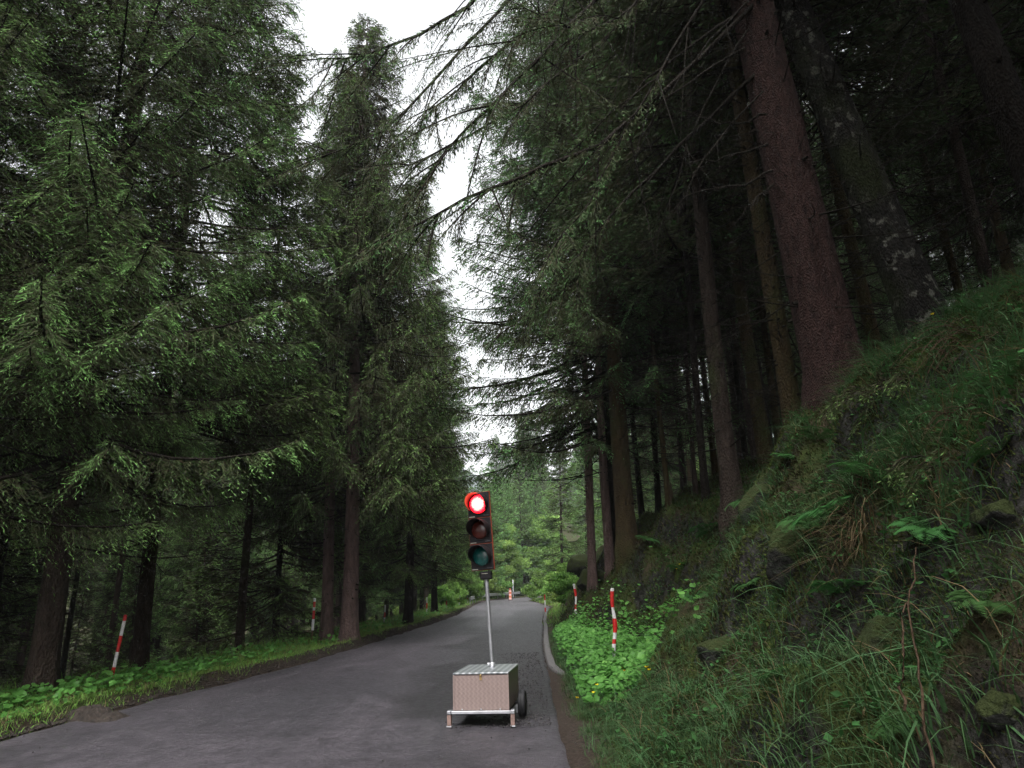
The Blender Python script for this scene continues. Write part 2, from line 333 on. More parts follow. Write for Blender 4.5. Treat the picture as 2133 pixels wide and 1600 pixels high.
def ground_h(x, y):
    x = np.asarray(x, float); y = np.asarray(y, float); b = rise(np.clip(y, -20, 160))
    ul = Le(y) - x; ur = x - Re(y); h = b - .02 + 0 * x
    n1 = fbm(x * .5, y * .5, 1, 4); n2 = fbm(x * 2.2, y * 2.2, 9, 3)
    # left verge, then fall-away
    v = .11 * sstep(0, .35, ul) + (.10 * n1 + .07 * n2) * sstep(0, .8, ul)
    v += .10 * np.exp(-((ul - .25) / .2) ** 2) * (fbm(x * 3, y * 1.2, 17, 3) + .5) * 1.2
    v -= .19 * np.clip(ul - 2.3, 0, 30) * (1 - sstep(14, 60, ul) * .4)
    h = np.where(ul > 0, b + v, h)
    # right bank
    w_ = toe(y); g = bank_gain(y); q = np.clip(ur - w_, 0, None)
    steep = sstep(0, .6, q); q = q + steep * .19 * np.sin(2 * PI * (q / 1.35 + 1.6 * fbm(x * .45, y * .45, 33, 2)))
    s = 1.22 * np.clip(q, 0, 2.6) + .52 * np.clip(q - 2.6, 0, 2.6) + .48 * np.clip(q - 5.2, 0, 60)
    rr_ = .14 * np.clip(ur, 0, w_) / np.maximum(w_, .1) * np.minimum(1, w_) + s * g
    rr_ += steep * (.6 * n1 + .42 * n2 + .22 * fbm(x * 6, y * 6, 31, 2)) * np.interp(y, [0, 30, 60], [1, 1, .6]) + sstep(.2, .6, ur) * .05 * n2
    h = np.where(ur > 0, b + rr_ - .02, h)
    # valley head beyond the bend
    far = sstep(95, 170, y); h = h + far * (y - 95) * .21 + far * 1.5 * n1
    return h
def onbank(px, py):
    d = ray(px, py); t_ = np.linspace(1.5, 70, 5000)[:, None]; P = CAM + d * t_; hit = P[:, 2] < ground_h(P[:, 0], P[:, 1])
    i_ = int(np.argmax(hit)) if hit.any() else 1500; return float(P[i_, 0]), float(P[i_, 1])
def axis_pts(segs):
    out = []
    for a, b_, n_ in segs: out += list(np.linspace(a, b_, n_, endpoint=False))
    return np.array(out + [segs[-1][1]])
gx = axis_pts([(-260, -60, 14), (-60, -16, 30), (-16, -8.5, 40), (-8.5, -3, 60), (-3, .3, 12), (.3, 6, 95), (6, 12, 45), (12, 30, 30), (30, 60, 14), (60, 260, 14)])
gy = axis_pts([(-30, 0, 20), (0, 2, 14), (2, 18, 190), (18, 40, 110), (40, 90, 90), (90, 160, 30), (160, 330, 16)])
XX, YY = np.meshgrid(gx, gy); ZZ = ground_h(XX, YY)
nx, ny = len(gx), len(gy)
ii = (np.arange(ny - 1)[:, None] * nx + np.arange(nx - 1)[None]).reshape(-1)
Fg = np.stack([ii, ii + 1, ii + nx + 1, ii + nx], 1)
me = nmesh('ground', np.stack([XX, YY, ZZ], -1), [Fg], [M['ground']], smooth=True, attrs={'soil': ('POINT', soilmask(XX, YY).ravel())})
tag(link('ground', me), kind='structure')

# road sheet
ry = axis_pts([(-20, 2, 20), (2, 30, 230), (30, 140, 160)]); nu = 70
uu = np.linspace(0, 1, nu); RY = np.repeat(ry[:, None], nu, 1)
edgeL = Le(ry) - .02 + fbm(ry * 1.1, ry * 0, 40, 3) * .28; edgeR = Re(ry) + fbm(ry * 1.7, ry * 0, 44, 3) * .06
RX = edgeL[:, None] * (1 - uu) + edgeR[:, None] * uu
RZ = rise(RY) + .004 + (fbm(RX * .6, RY * .3, 21, 3)) * .03 + .02 * np.sin(uu * PI)
RZ[:, 0] -= .05; RZ[:, -1] -= .06
mill = sstep(8.8, 9.6, RY) * (1 - sstep(22, 34, RY)) * sstep(-2.1, -.9, RX + fbm(RX, RY * .4, 3, 3) * 2.2) * (.45 + .9 * (fbm(RX * .8, RY * 1.4, 8, 4) + .3)) * 1.7
mill = np.maximum(mill, .75 * sstep(-1.7, -1.0, RX - (Re(RY) - .3) + .9 * fbm(RX * .7, RY * .25, 19, 3)) * sstep(12, 15, RY) * (1 - sstep(40, 60, RY)))
mill = np.clip(np.maximum(mill, .9 * sstep(.62, .70, fbm(RX * .5, RY * 1.1, 66, 4) + .5) * sstep(7, 8, RY) * (1 - sstep(9.5, 11, RY)) * sstep(-3, -2, RX)), 0, .92)
cx = (Le(RY) + Re(RY)) / 2
trk = sum(np.exp(-((RX - cx - o - .5 * fbm(RY * .06, RY * 0, int(9 + o * 5), 2)) / .10) ** 2) for o in (-1.6, -.9, -.1, .5)) * sstep(18, 34, RY) * (.35 + .5 * (fbm(RX * 3, RY * .25, 13, 3) + .4)) * 1.4
jj = (np.arange(len(ry) - 1)[:, None] * nu + np.arange(nu - 1)[None]).reshape(-1)
me = nmesh('road', np.stack([RX, RY, RZ], -1), [np.stack([jj, jj + 1, jj + nu + 1, jj + nu], 1)], [M['asphalt']], smooth=True,
           attrs={'mill': ('POINT', mill.ravel()), 'track': ('POINT', np.clip(trk, 0, .6).ravel())})
tag(link('road', me), kind='structure')

# kerb: low concrete edging on the right
g = G(); ky = axis_pts([(13.4, 46, 120)]); kx = Re(ky) - .02 + .18 * np.clip((14.6 - ky) / 1.2, 0, 1) ** 1.5
prof = [(-.005, -.08), (0, .03), (.02, .055), (.13, .06), (.15, .05), (.155, -.1)]
KV = np.stack([np.stack([kx + a, ky, rise(ky) + z + fbm(ky * .7, ky * 0, 3) * .02 - .06 * np.clip((14.2 - ky) / .8, 0, 1)], -1) for a, z in prof], 1)
k6 = len(prof); jj = (np.arange(len(ky) - 1)[:, None] * k6 + np.arange(k6 - 1)[None]).reshape(-1)
g.add(KV, np.stack([jj, jj + 1, jj + k6 + 1, jj + k6], 1), 0); tag(g.build('kerb', [M['concrete']]), kind='structure')

# distant forested mountain
m, t, p = mat('far forested slope'); M['far'] = m
nf = noise(t, .05, 8, mapped(t, (1, 1, .4))); c = mixc(t, ramp(t, nf, [(.35, (0, 0, 0)), (.65, (1, 1, 1))]), (.018, .032, .024), (.05, .075, .05))
t.links.new(c, p.inputs['Base Color']); p.inputs['Roughness'].default_value = .9; bump(t, p, nf, 1, 6)
mx_ = np.linspace(-700, 700, 150); my_ = np.linspace(330, 900, 60); MX, MY = np.meshgrid(mx_, my_)
s_ = (MY - 330) / 570
MZ = 10 + s_ * (130 + 60 * fbm(MX * .004, MY * 0, 71, 3)) + np.abs(MX - 10) / 700 * 190 * s_ + (fbm(MX * .02, MY * .02, 72, 4)) * 28 + fbm(MX * .09, MY * .09, 75, 3) * 12
nx2 = len(mx_); jj = (np.arange(len(my_) - 1)[:, None] * nx2 + np.arange(nx2 - 1)[None]).reshape(-1)
tag(link('mountain', nmesh('mountain', np.stack([MX, MY, MZ], -1), [np.stack([jj, jj + 1, jj + nx2 + 1, jj + nx2], 1)], [M['far']], smooth=True)), kind='structure')

# ------------------------------------------------------------------ spruce generator
def bough_into(gf, pts, slen, rng, spacing=.10, twig=.16, tw=.038, per=7, hang=.35, bare=.12, fresh=1.0, lich=0.0, gl=None, two=False):
    """needle sprays along a main axis pts (k,3)"""
    k = len(pts); seg = np.linalg.norm(np.diff(pts, axis=0), axis=1); cum = np.concatenate([[0], np.cumsum(seg)]); L = cum[-1]
    n = max(4, int(L / spacing)); t_ = bare + (1 - bare) * (np.arange(n) + rng.random(n) * .8) / n; t_ = np.clip(t_, 0, 1)
    P = np.stack([np.interp(t_ * L, cum, pts[:, i]) for i in range(3)], -1)
    T = norm(np.stack([np.interp(t_ * L, cum, np.gradient(pts[:, i], cum)) for i in range(3)], -1))
    Zv = np.array([0, 0, 1.]); B = norm(np.cross(T, Zv) + 1e-6); s = np.where(rng.random(n) < .5, -1., 1.)[:, None]
    D = norm(T * (.55 + .3 * rng.random((n, 1))) + B * s * (.5 + .6 * rng.random((n, 1))) - Zv * hang * (.2 + 1.3 * rng.random((n, 1))))
    ls = slen * (.30 + .95 * np.sin(np.clip(t_, 0, 1) ** .8 * PI) ** .7 * (1.05 - .45 * t_)) * (.55 + .6 * rng.random(n))
    fr = (np.arange(per) + .5) / per
    Q = P[:, None] + D[:, None] * (ls[:, None] * fr)[..., None] - Zv * (hang * .5 * ls[:, None] * fr ** 2)[..., None]
    Q += rng.normal(size=Q.shape) * .012
    nd = n * per; sd_ = np.where(np.arange(per) % 2, 1., -1.)[None, :, None]
    Bs = norm(np.cross(D, Zv)); Dt = D[:, None] * (.7 + .3 * rng.random((n, per, 1))) + Bs[:, None] * sd_ * (.45 + .5 * rng.random((n, per, 1))) - Zv * hang * rng.random((n, per, 1)) * 1.2
    Dt += rng.normal(size=Dt.shape) * .18
    lt = twig * (1.1 - .5 * fr)[None] * (.7 + .6 * rng.random((n, per)))
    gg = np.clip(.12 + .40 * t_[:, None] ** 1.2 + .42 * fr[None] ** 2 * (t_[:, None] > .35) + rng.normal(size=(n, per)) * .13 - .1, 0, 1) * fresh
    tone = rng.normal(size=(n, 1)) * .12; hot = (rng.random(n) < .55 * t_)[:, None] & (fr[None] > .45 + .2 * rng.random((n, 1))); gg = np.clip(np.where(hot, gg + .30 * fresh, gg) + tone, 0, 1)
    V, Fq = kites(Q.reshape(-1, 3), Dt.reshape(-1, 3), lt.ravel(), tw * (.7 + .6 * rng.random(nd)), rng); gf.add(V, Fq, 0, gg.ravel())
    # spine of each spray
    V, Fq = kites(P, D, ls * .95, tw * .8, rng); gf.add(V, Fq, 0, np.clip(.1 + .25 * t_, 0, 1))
    if two:
        Q2 = Q + rng.normal(size=Q.shape) * .03
        V, Fq = kites(Q2.reshape(-1, 3), (Dt * [1, 1, .4] - Zv * .5 + rng.normal(size=Dt.shape) * .2).reshape(-1, 3), lt.ravel() * .9, tw * .8, rng); gf.add(V, Fq, 0, np.clip(gg.ravel() - .15, 0, 1))
    if lich > 0:
        sel = rng.random(nd) < lich; q = Q.reshape(-1, 3)[sel]; n_ = len(q)
        if n_:
            V, Fq = kites(q, np.array([[0, 0, -1.]]) + rng.normal(size=(n_, 3)) * .08, .10 + .30 * rng.random(n_) ** 2, .018, rng); gl.add(V, Fq, 0, rng.random(n_))
def limb(az, z, L, down, uptip, rng, r_tr=.1, k=7):
    f_ = np.linspace(0, 1, k); d = np.array([math.cos(az), math.sin(az)]); wob = rng.normal() * .12
    rad = r_tr * .6 + L * f_; sx_ = np.stack([-d[1] * np.ones(k), d[0] * np.ones(k)], -1) * (wob * L * f_ ** 2)[:, None]
    zz = z - down * L * f_ + uptip * L * f_ ** 2.4
    return np.concatenate([d[None] * rad[:, None] + sx_, zz[:, None]], 1)
def trunk_geo(g, H, r0_, rng, lean=(0, 0), flare=.35, m=18, knots=40, ktop=None, bend=.12):
    zs = np.concatenate([np.array([-.8, -.2, 0, .15, .35, .6, 1.0, 1.5]), np.linspace(2, H, 34)])
    r = r0_ * np.clip(1 - np.clip(zs, 0, None) / H, .02, 1) ** .8 * (1 + flare * np.exp(-np.clip(zs, 0, 9) / .4))
    cxy = np.stack([lean[0] * zs + bend * np.sin(zs * .22 + rng.random() * 6), lean[1] * zs + bend * np.sin(zs * .19 + rng.random() * 6)], -1); cxy -= cxy[2]
    th = np.arange(m) * 2 * PI / m; ph = rng.random() * 6
    lob = 1 + .10 * np.exp(-np.clip(zs, 0, 9) / .7)[:, None] * np.sin(5 * th + ph)[None] + .02 * rng.normal(size=(len(zs), m))
    V = np.stack([cxy[:, 0][:, None] + r[:, None] * lob * np.cos(th), cxy[:, 1][:, None] + r[:, None] * lob * np.sin(th), np.repeat(zs[:, None], m, 1)], -1)
    k = len(zs); i = (np.arange(k - 1) * m)[:, None]; j = np.arange(m)[None]; j2 = (j + 1) % m
    g.add(V.reshape(-1, 3), np.stack(np.broadcast_arrays(i + j, i + j2, i + m + j2, i + m + j), -1).reshape(-1, 4), 0, sm=True)
    # branch stubs
    if knots:
        kz = rng.uniform(1.2, ktop or H * .5, knots); a = rng.uniform(0, 2 * PI, knots); kr = np.interp(kz, zs, r)
        kc = np.stack([np.interp(kz, zs, cxy[:, i_]) for i_ in (0, 1)], -1); d = np.stack([np.cos(a), np.sin(a)], -1); l = rng.uniform(.03, .13, knots)
        P = np.stack([np.concatenate([kc + d * (kr * .9)[:, None], kz[:, None]], 1), np.concatenate([kc + d * (kr + l)[:, None], (kz - l * .2)[:, None]], 1)], 1)
        V, Fq = tubes(P, np.stack([kr * .10 + .008, kr * .04 + .004], 1), 5); g.add(V, Fq, 1)
    return lambda z: np.array([np.interp(z, zs, cxy[:, 0]), np.interp(z, zs, cxy[:, 1])])
def dead_limbs(g, z0, z1, n, L0, L1, rng, rtr=.15, m=0, down=.25, sub=6):
    P = []; R_ = []; SP = []; SR = []
    for _ in range(n):
        L = rng.uniform(L0, L1); z = rng.uniform(z0, z1); a = rng.uniform(0, 2 * PI)
        p_ = limb(a, z, L, rng.uniform(-.1, down * 2), rng.uniform(0, .25), rng, rtr, 6); P.append(p_); r = .006 + .006 * L; R_.append(r * np.linspace(1, .25, 6))
        for _ in range(sub):
            q = rng.uniform(.3, .95); b = p_[int(q * 5)]; d = norm(p_[5] - p_[0] + rng.normal(size=3) * .8 * L); l = rng.uniform(.15, .5)
            SP.append(np.stack([b, b + d * l * .5, b + d * l + [0, 0, -.1 * l]])); SR.append([.005, .004, .002])
    V, Fq = tubes(np.array(P), np.array(R_), 4); g.add(V, Fq, m)
    if SP: V, Fq = tubes(np.array(SP), np.array(SR), 3); g.add(V, Fq, m)
def spruce(seed, H, base, R, r0_, dens=.36, hang=.4, fresh=1.0, lich=0.0, dead=30, per=7, slen=.75, taper=.85, nb=5, low_thin=.3, leaf='needles', bark='bark', up_=.25, twig=.17, tw=.04, spacing=.10, lean=(0, 0), dz=(1.5, None), trunk_knots=40):
    """returns dict of meshes for a whole tree"""
    rng = np.random.default_rng(seed)
    gt = G(); cen = trunk_geo(gt, H, r0_, rng, lean=lean, knots=trunk_knots)
    gw, gf, gl = G(), G(), G(); P = []; R_ = []
    z = base
    while z < H - .3:
        q = (z - base) / (H - base); Lm = R * (1 - q) ** taper * min(1, .55 + q * 3.0 + low_thin) + .15
        for b in range(nb if q < .9 else 4):
            if rng.random() < .10 + (.25 if q < .08 else 0): continue
            L = Lm * rng.uniform(.6, 1.12); az = rng.random() * 2 * PI
            dn = np.interp(q, [0, .6, 1], [.42, .12, -.5]) + rng.normal() * .10
            pts = limb(az, z + rng.uniform(-.15, .15), L, dn, up_ + .1 * rng.random(), rng, r0_ * (1 - z / H)); pts[:, :2] += cen(z)
            P.append(pts); R_.append((.008 + .009 * L) * np.linspace(1, .2, 7))
            sp_ = spacing * (1 if L > 1 else .8)
            bough_into(gf, pts, slen * min(1, .35 + L / 3.2), rng, sp_, twig, tw, per, hang, .16 if q > .15 else .3, fresh, lich if q < .75 else lich * .4, gl)
        z += dens * rng.uniform(.8, 1.2) * (1 - .35 * q)
    V, Fq = tubes(np.array(P), np.array(R_), 4); gw.add(V, Fq, 0)
    if dead: dead_limbs(gw, dz[0], dz[1] or base + 2, dead, .6, R * .7, rng, r0_ * .8)
    out = {'trunk': gt.mesh('trunk', [M[bark], M['twig']]), 'branches': gw.mesh('branches', [M['twig']]), 'crown': gf.mesh('crown', [M[leaf]])}
    if gl.n: out['lichen'] = gl.mesh('lichen', [M['lichen']])
    return out
def place_tree(kit, x, y, label, cat='tree', group=None, rz=0.0, s=1.0, lean=(0, 0), name='spruce_tree', trunk=None, skip=(), z=None, dz=0):
    e = empty(name, (x, y, (float(ground_h(x, y)) if z is None else z) + dz), (lean[1], lean[0], rz), s)
    tag(e, label, cat, group)
    for k, me_ in kit.items():
        if k in skip: continue
        link(k, trunk if (k == 'trunk' and trunk is not None) else me_, e)
    return e
RG = np.random.default_rng(77)
K_near = spruce(8, 27, 3.6, 4.3, .25, hang=.7, dead=30, slen=1.0, tw=.014, twig=.105, taper=.72, dens=.36, spacing=.052, per=17, nb=6, bark='bark')
K_edge = spruce(1, 27, 3.4, 4.3, .31, hang=.7, dead=30, slen=1.0, tw=.028, twig=.17, taper=.72, dens=.35, spacing=.07, per=11, nb=6)
K_edge2 = spruce(2, 25, 4.8, 3.9, .26, hang=.6, dead=30, fresh=.95, slen=.95, tw=.030, twig=.17, taper=.70, dens=.34, spacing=.07, per=11, nb=6)
K_lich = spruce(3, 23, 4.6, 4.0, .26, hang=.85, dead=26, fresh=.85, lich=.10, bark='bark_pink', dz=(3, None), trunk_knots=60, slen=.9, tw=.03, twig=.16, taper=.74, spacing=.07, per=10, nb=6, dens=.33)
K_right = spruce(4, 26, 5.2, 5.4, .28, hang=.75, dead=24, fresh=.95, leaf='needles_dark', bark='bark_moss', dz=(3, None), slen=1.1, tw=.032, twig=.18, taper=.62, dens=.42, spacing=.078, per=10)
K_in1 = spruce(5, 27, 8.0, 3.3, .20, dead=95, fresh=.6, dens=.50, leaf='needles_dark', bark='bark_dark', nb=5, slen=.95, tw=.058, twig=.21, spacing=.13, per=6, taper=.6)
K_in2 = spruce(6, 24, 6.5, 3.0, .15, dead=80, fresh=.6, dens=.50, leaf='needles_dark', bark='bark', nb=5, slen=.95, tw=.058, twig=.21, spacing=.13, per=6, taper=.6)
K_bright = spruce(9, 15, .6, 3.0, .14, dead=0, fresh=1.0, dens=.42, twig=.22, up_=.3, slen=.8, tw=.08, leaf='needles_bright', spacing=.12, per=6, nb=4)
K_young = spruce(7, 11, .5, 2.3, .11, dead=6, fresh=1.0, dens=.30, twig=.17, up_=.3, slen=.7, tw=.05)
# --- hero spruces, left of the road  (px, py used only to look up the bearing of each base)
def bear(px, Y, py=1300): return float(at(px, py, Y)[0]), Y
def hero(kit, px, Y, label, r=None, bark=None, rz=None, s=1.0, lean=(0, 0), H=26, py=1300, seed=0, knots=40, group=None, skip=(), flare=.35):
    x, y = bear(px, Y, py); tr = None
    if r is not None:
        rg = np.random.default_rng(900 + seed); gt = G(); trunk_geo(gt, H, r, rg, knots=knots, m=26, flare=flare); tr = gt.mesh('trunk', [M[bark], M['twig']])
    return place_tree(kit, x, y, label, 'tree', group, RG.random() * 6 if rz is None else rz, s, lean, trunk=tr, skip=skip)
hero(K_near, 85, 11.8, 'broad spruce with thick grey trunk and drooping bright tipped boughs behind the left striped pole', .205, 'bark', 1.0, 1.0, H=27, py=1430, seed=1)
hero(K_edge2, 290, 16.8, 'tall spruce bordering the sky gap, rising right of the nearest left striped pole', .165, 'bark', 2.2, 1.06, H=25, py=1380, seed=2)
hero(K_in2, 500, 20.5, 'spruce with mid sized trunk between the near pole and the twin pinkish trunks', .15, 'bark', 4.0, .80, H=25, py=1340, seed=3)
hero(K_lich, 727, 22.0, 'pinkish bare trunked spruce with beard lichen, right one of the twins beside the verge', .25, 'bark_pink', .7, 1.0, H=23, py=1320, seed=4, knots=80)
hero(K_lich, 681, 22.8, 'slimmer twin of the pinkish spruces, left of the two beside the verge', .20, 'bark_pink', 3.3, .93, H=23, py=1323, seed=5, knots=80)
hero(K_edge, 850, 31, 'dense spruce sweeping low over the verge just left of the traffic light', .24, 'bark_dark', 5.0, .80, py=1290, seed=6)
hero(K_edge, 905, 44, 'far dense spruce behind the traffic light head on the left roadside', .24, 'bark_dark', 2.0, .80, py=1270, seed=7)
hero(K_in2, -60, 17.0, 'dark trunked spruce at the left picture edge with sky behind its crown', .22, 'bark_dark', 2.0, 1.0, py=1430, seed=8)
hero(K_near, -330, 10.5, 'spruce just outside the left edge reaching drooping boughs into view', .28, 'bark', 2.4, .95, py=1430, seed=9)
hero(K_young, 573, 25, 'thin black spruce stem with a narrow crown against the misty gap', .085, 'bark_dark', 0, 1.3, H=11, py=1330, seed=10)
# --- hero spruces, right
hero(K_right, 1306, 21.5, 'moss tinted spruce on the right bank with the low crown hanging over the road', .30, 'bark_moss', 1.4, 1.0, H=26, py=1130, seed=11)
hero(K_right, 1232, 24.5, 'slender reddish trunk nearest the road on the right bank', .13, 'bark_pink', .4, 1.14, H=26, py=1170, seed=12)
hero(K_right, 1268, 24.0, 'pale reddish trunk just left of the moss tinted spruce', .17, 'bark_pink', 1.9, .95, H=24, py=1130, seed=13)
hero(K_in2, 1282, 26.0, 'black shaded trunk hugging the left side of the moss tinted spruce', .24, 'bark_dark', 3.9, 1, H=24, py=1120, seed=14)
hero(K_in1, 1522, 14.5, 'grey spruce trunk with swollen foot on the grassy slope', .20, 'bark', 2.4, 1.0, H=27, py=1000, seed=15, flare=.7)
hero(K_in2, 1597, 18.0, 'straight ochre mossy trunk between the grey trunk and the big red one', .20, 'bark_moss', 4.4, 1.0, H=24, py=960, seed=16)
hero(K_in1, 1655, 11.6, 'knotty ochre mossy trunk close left of the big red spruce', .17, 'bark_moss', 5.4, 1.0, H=27, py=890, seed=17, knots=120, flare=.2)
RED = hero(K_in1, 1755, 9.6, 'massive reddish brown spruce trunk towering over the right bank', .405, 'bark_red', .9, 1.0, lean=(-.035, 0), H=34, py=830, seed=18, knots=70)
GREY = hero(K_in1, 1945, 9.9, 'leaning grey trunk spotted with lichen right of the big red spruce', .34, 'bark_grey', 2.9, 1.0, lean=(-.17, .0), H=30, py=680, seed=19, knots=60)
hero(K_in2, 1838, 12.5, 'thin grey green stem squeezed between the red and the grey trunks', .13, 'bark_moss', 3.9, 1.0, lean=(-.03, 0), H=24, py=770, seed=20)
DARK = hero(K_in1, 2215, 8.2, 'dark trunk in the upper right corner carrying long bare limbs', .24, 'bark_dark', 4.9, 1.0, lean=(-.06, 0), H=28, py=500, seed=21)
for i, (px, Y, r, py) in enumerate([(1466, 18.5, .10, 1000), (1447, 22, .08, 1010), (1396, 21, .09, 1085), (1372, 27, .12, 1070), (1428, 29, .14, 1050), (1492, 26, .12, 1000), (1555, 27, .13, 970), (1573, 22, .09, 960), (1625, 24, .13, 930), (1640, 30, .13, 920), (2052, 15, .15, 590), (2000, 20, .14, 600), (1340, 31, .15, 1100)]):
    hero(K_in1 if i % 2 else K_in2, px, Y, 'slim shaded trunk in the dim wood above the right bank', r, ['bark_dark', 'bark', 'bark_moss'][i % 3], None, RG.uniform(.9, 1.05), H=25, py=py, seed=30 + i, group='slim trunks deep in the right wood')
heroes = [(o.location.x, o.location.y) for o in bpy.data.objects if o.type == 'EMPTY']
def scatter(n, xf, yr, mind, keep):
    pts = list(heroes); out = []
    for _ in range(n * 60):
        if len(out) >= n: break
        y = RG.uniform(*yr); x = xf(y)
        if all((x - a) ** 2 + (y - b) ** 2 > mind ** 2 for a, b in pts) and keep(x, y): pts.append((x, y)); out.append((x, y))
    return out
for x, y in scatter(125, lambda y: Le(y) - 3.2 - RG.random() ** 1.1 * (14 + .9 * y), (5, 85), 2.1, lambda x, y: not (y < 20 and x > -8 - .1 * y) and not (-.40 < x / y < -.255 and y < 45)):
    deep = Le(y) - x > 5.5
    kit = [K_in1, K_in2, K_edge, K_edge2][RG.integers(4)] if deep else [K_edge2, K_edge, K_in2][RG.integers(3)]
    place_tree(kit, x, y, 'shaded spruce standing in the wood left of the road', 'tree', 'spruces in the wood left of the road', RG.random() * 6, RG.uniform(.8, 1.08), (RG.normal() * .012, RG.normal() * .012))
for x, y in scatter(105, lambda y: Re(y) + 3.6 + RG.random() ** 1.0 * (14 + .9 * y), (7, 80), 2.2, lambda x, y: not (y < 19 and x < 10) and not (y > 33 and x - Re(y) < 7.5)):
    deep = x - Re(y) > 7
    kit = [K_in1, K_in2, K_right][RG.integers(3)] if deep else [K_right, K_in2, K_right, K_in1][RG.integers(4)]
    place_tree(kit, x, y, 'shaded spruce standing on the slope right of the road', 'tree', 'spruces on the slope right of the road', RG.random() * 6, RG.uniform(.8, 1.05), (RG.normal() * .015, RG.normal() * .015))
for x, y in scatter(46, lambda y: Le(y) - 9 - RG.random() * (10 + .7 * y), (20, 80), 1.7, lambda x, y: True):
    place_tree(K_young, x, y, 'small bushy spruce in the understorey left of the road', 'tree', 'small understorey spruces on the left', RG.random() * 6, RG.uniform(.5, .9), name='young_spruce')
# unseen trees beside and behind the camera, added for the shade they cast
for x, y in [(4.8, 3.5), (6.8, .5), (8.5, 5.2), (11.5, 8), (5.6, -3.5), (9.5, -4), (3.9, -8.5), (13, 2), (-12.5, 2), (-12, -5), (-16, -1), (-15, 6), (-11, -12), (7.5, -8), (11, -1.5), (5, -13), (9, -14), (4.2, -4.5), (14.5, 12), (17, 6)]:
    place_tree((K_in1 if y > -3 else K_right) if x > 0 else K_edge2, x, y, 'unseen spruce added for shade beside and behind the viewpoint', 'tree', 'spruces added for shade around the viewpoint', RG.random() * 6, RG.uniform(.95, 1.1))
# far trees round the bend: young spruces with brightened needle colour and broadleaved shrubs
def broadleaf(seed, H, R, n=26, per=900, leaf=.13):
    rng = np.random.default_rng(seed); gt = G(); trunk_geo(gt, H * .8, .03 * H * .5, rng, knots=0)
    gf = G()
    for i in range(n):
        a = rng.random() * 2 * PI; q = rng.random() ** .7; rr_ = R * rng.random() ** .6 * math.sin(min(1, .25 + q) * PI * .85); c_ = np.array([rr_ * math.cos(a), rr_ * math.sin(a), H * (.1 + .82 * q)])
        rad = rng.uniform(.16, .34) * R; d = norm(rng.normal(size=(per, 3))); P = c_ + d * (rad * rng.random((per, 1)) ** .4) * [1, 1, .6]
        V, Fq = kites(P, d + rng.normal(size=(per, 3)) * .6 + [0, 0, -.3], leaf * (.6 + .7 * rng.random(per)), leaf * .6, rng); gf.add(V, Fq, 0, np.clip(.5 + rng.normal() * .28 + rng.normal(size=per) * .22, 0, 1))
    return {'trunk': gt.mesh('trunk', [M['bark']]), 'crown': gf.mesh('crown', [M['broadleaf']])}
K_bl = broadleaf(21, 9, 3.2, 44, 420, .26); K_sh = broadleaf(22, 3.2, 2.1, 30, 260, .24)
for x, y in scatter(46, lambda y: Le(y) - 1.8 - RG.random() * 30, (74, 150), 3.0, lambda x, y: True):
    place_tree([K_bl, K_bright, K_bl, K_bright][RG.integers(4)], x, y, 'bright green tree beyond the crash barrier at the bend', 'tree', 'bright trees beyond the bend', RG.random() * 6, RG.uniform(.8, 1.3), name='young_tree')
for x, y in scatter(30, lambda y: Re(y) + 2 + RG.random() * 22, (62, 150), 3.0, lambda x, y: True):
    place_tree([K_bl, K_bright, K_bl, K_bright][RG.integers(4)], x, y, 'bright green tree on the far right roadside before the bend', 'tree', 'bright trees on the far right roadside', RG.random() * 6, RG.uniform(.8, 1.3), name='young_tree')
for i in range(34):
    y = RG.uniform(96, 128); x = RG.uniform(-14, float(Le(y)) - 1.6)
    place_tree([K_bl, K_bright][RG.integers(2)], x, y, 'light green tree walling the bend behind the orange beacon', 'tree', 'light green trees behind the beacon', RG.random() * 6, RG.uniform(.8, 1.35), name='young_tree')
for i in range(90):
    x, y = -6 + RG.uniform(-60, 60), RG.uniform(136, 230)
    place_tree([K_edge, K_bright, K_bright][RG.integers(3)], x, y, 'distant spruce closing the view above the road bend', 'tree', 'distant spruces above the bend', RG.random() * 6, RG.uniform(.8, 1.2))
for i, (px, Y, s) in enumerate([(960, 66, .9), (985, 72, .9), (940, 58, .6), (920, 52, .5), (1010, 84, 1.0), (1035, 92, .9), (1150, 60, .8), (1165, 50, .7), (1120, 72, .9), (1185, 44, .6), (1100, 88, .8), (1180, 36, .5)]):
    x, y = bear(px, Y, 1245)
    if Le(y) - .8 < x < Re(y) + .8: x = float(Re(y) + 1.3 if px > 1066 else Le(y) - 1.3)
    place_tree(K_sh, x, y, 'leafy bright shrub at the far roadside', 'shrub', 'leafy shrubs along the far roadside', RG.random() * 6, s, name='leafy_shrub')

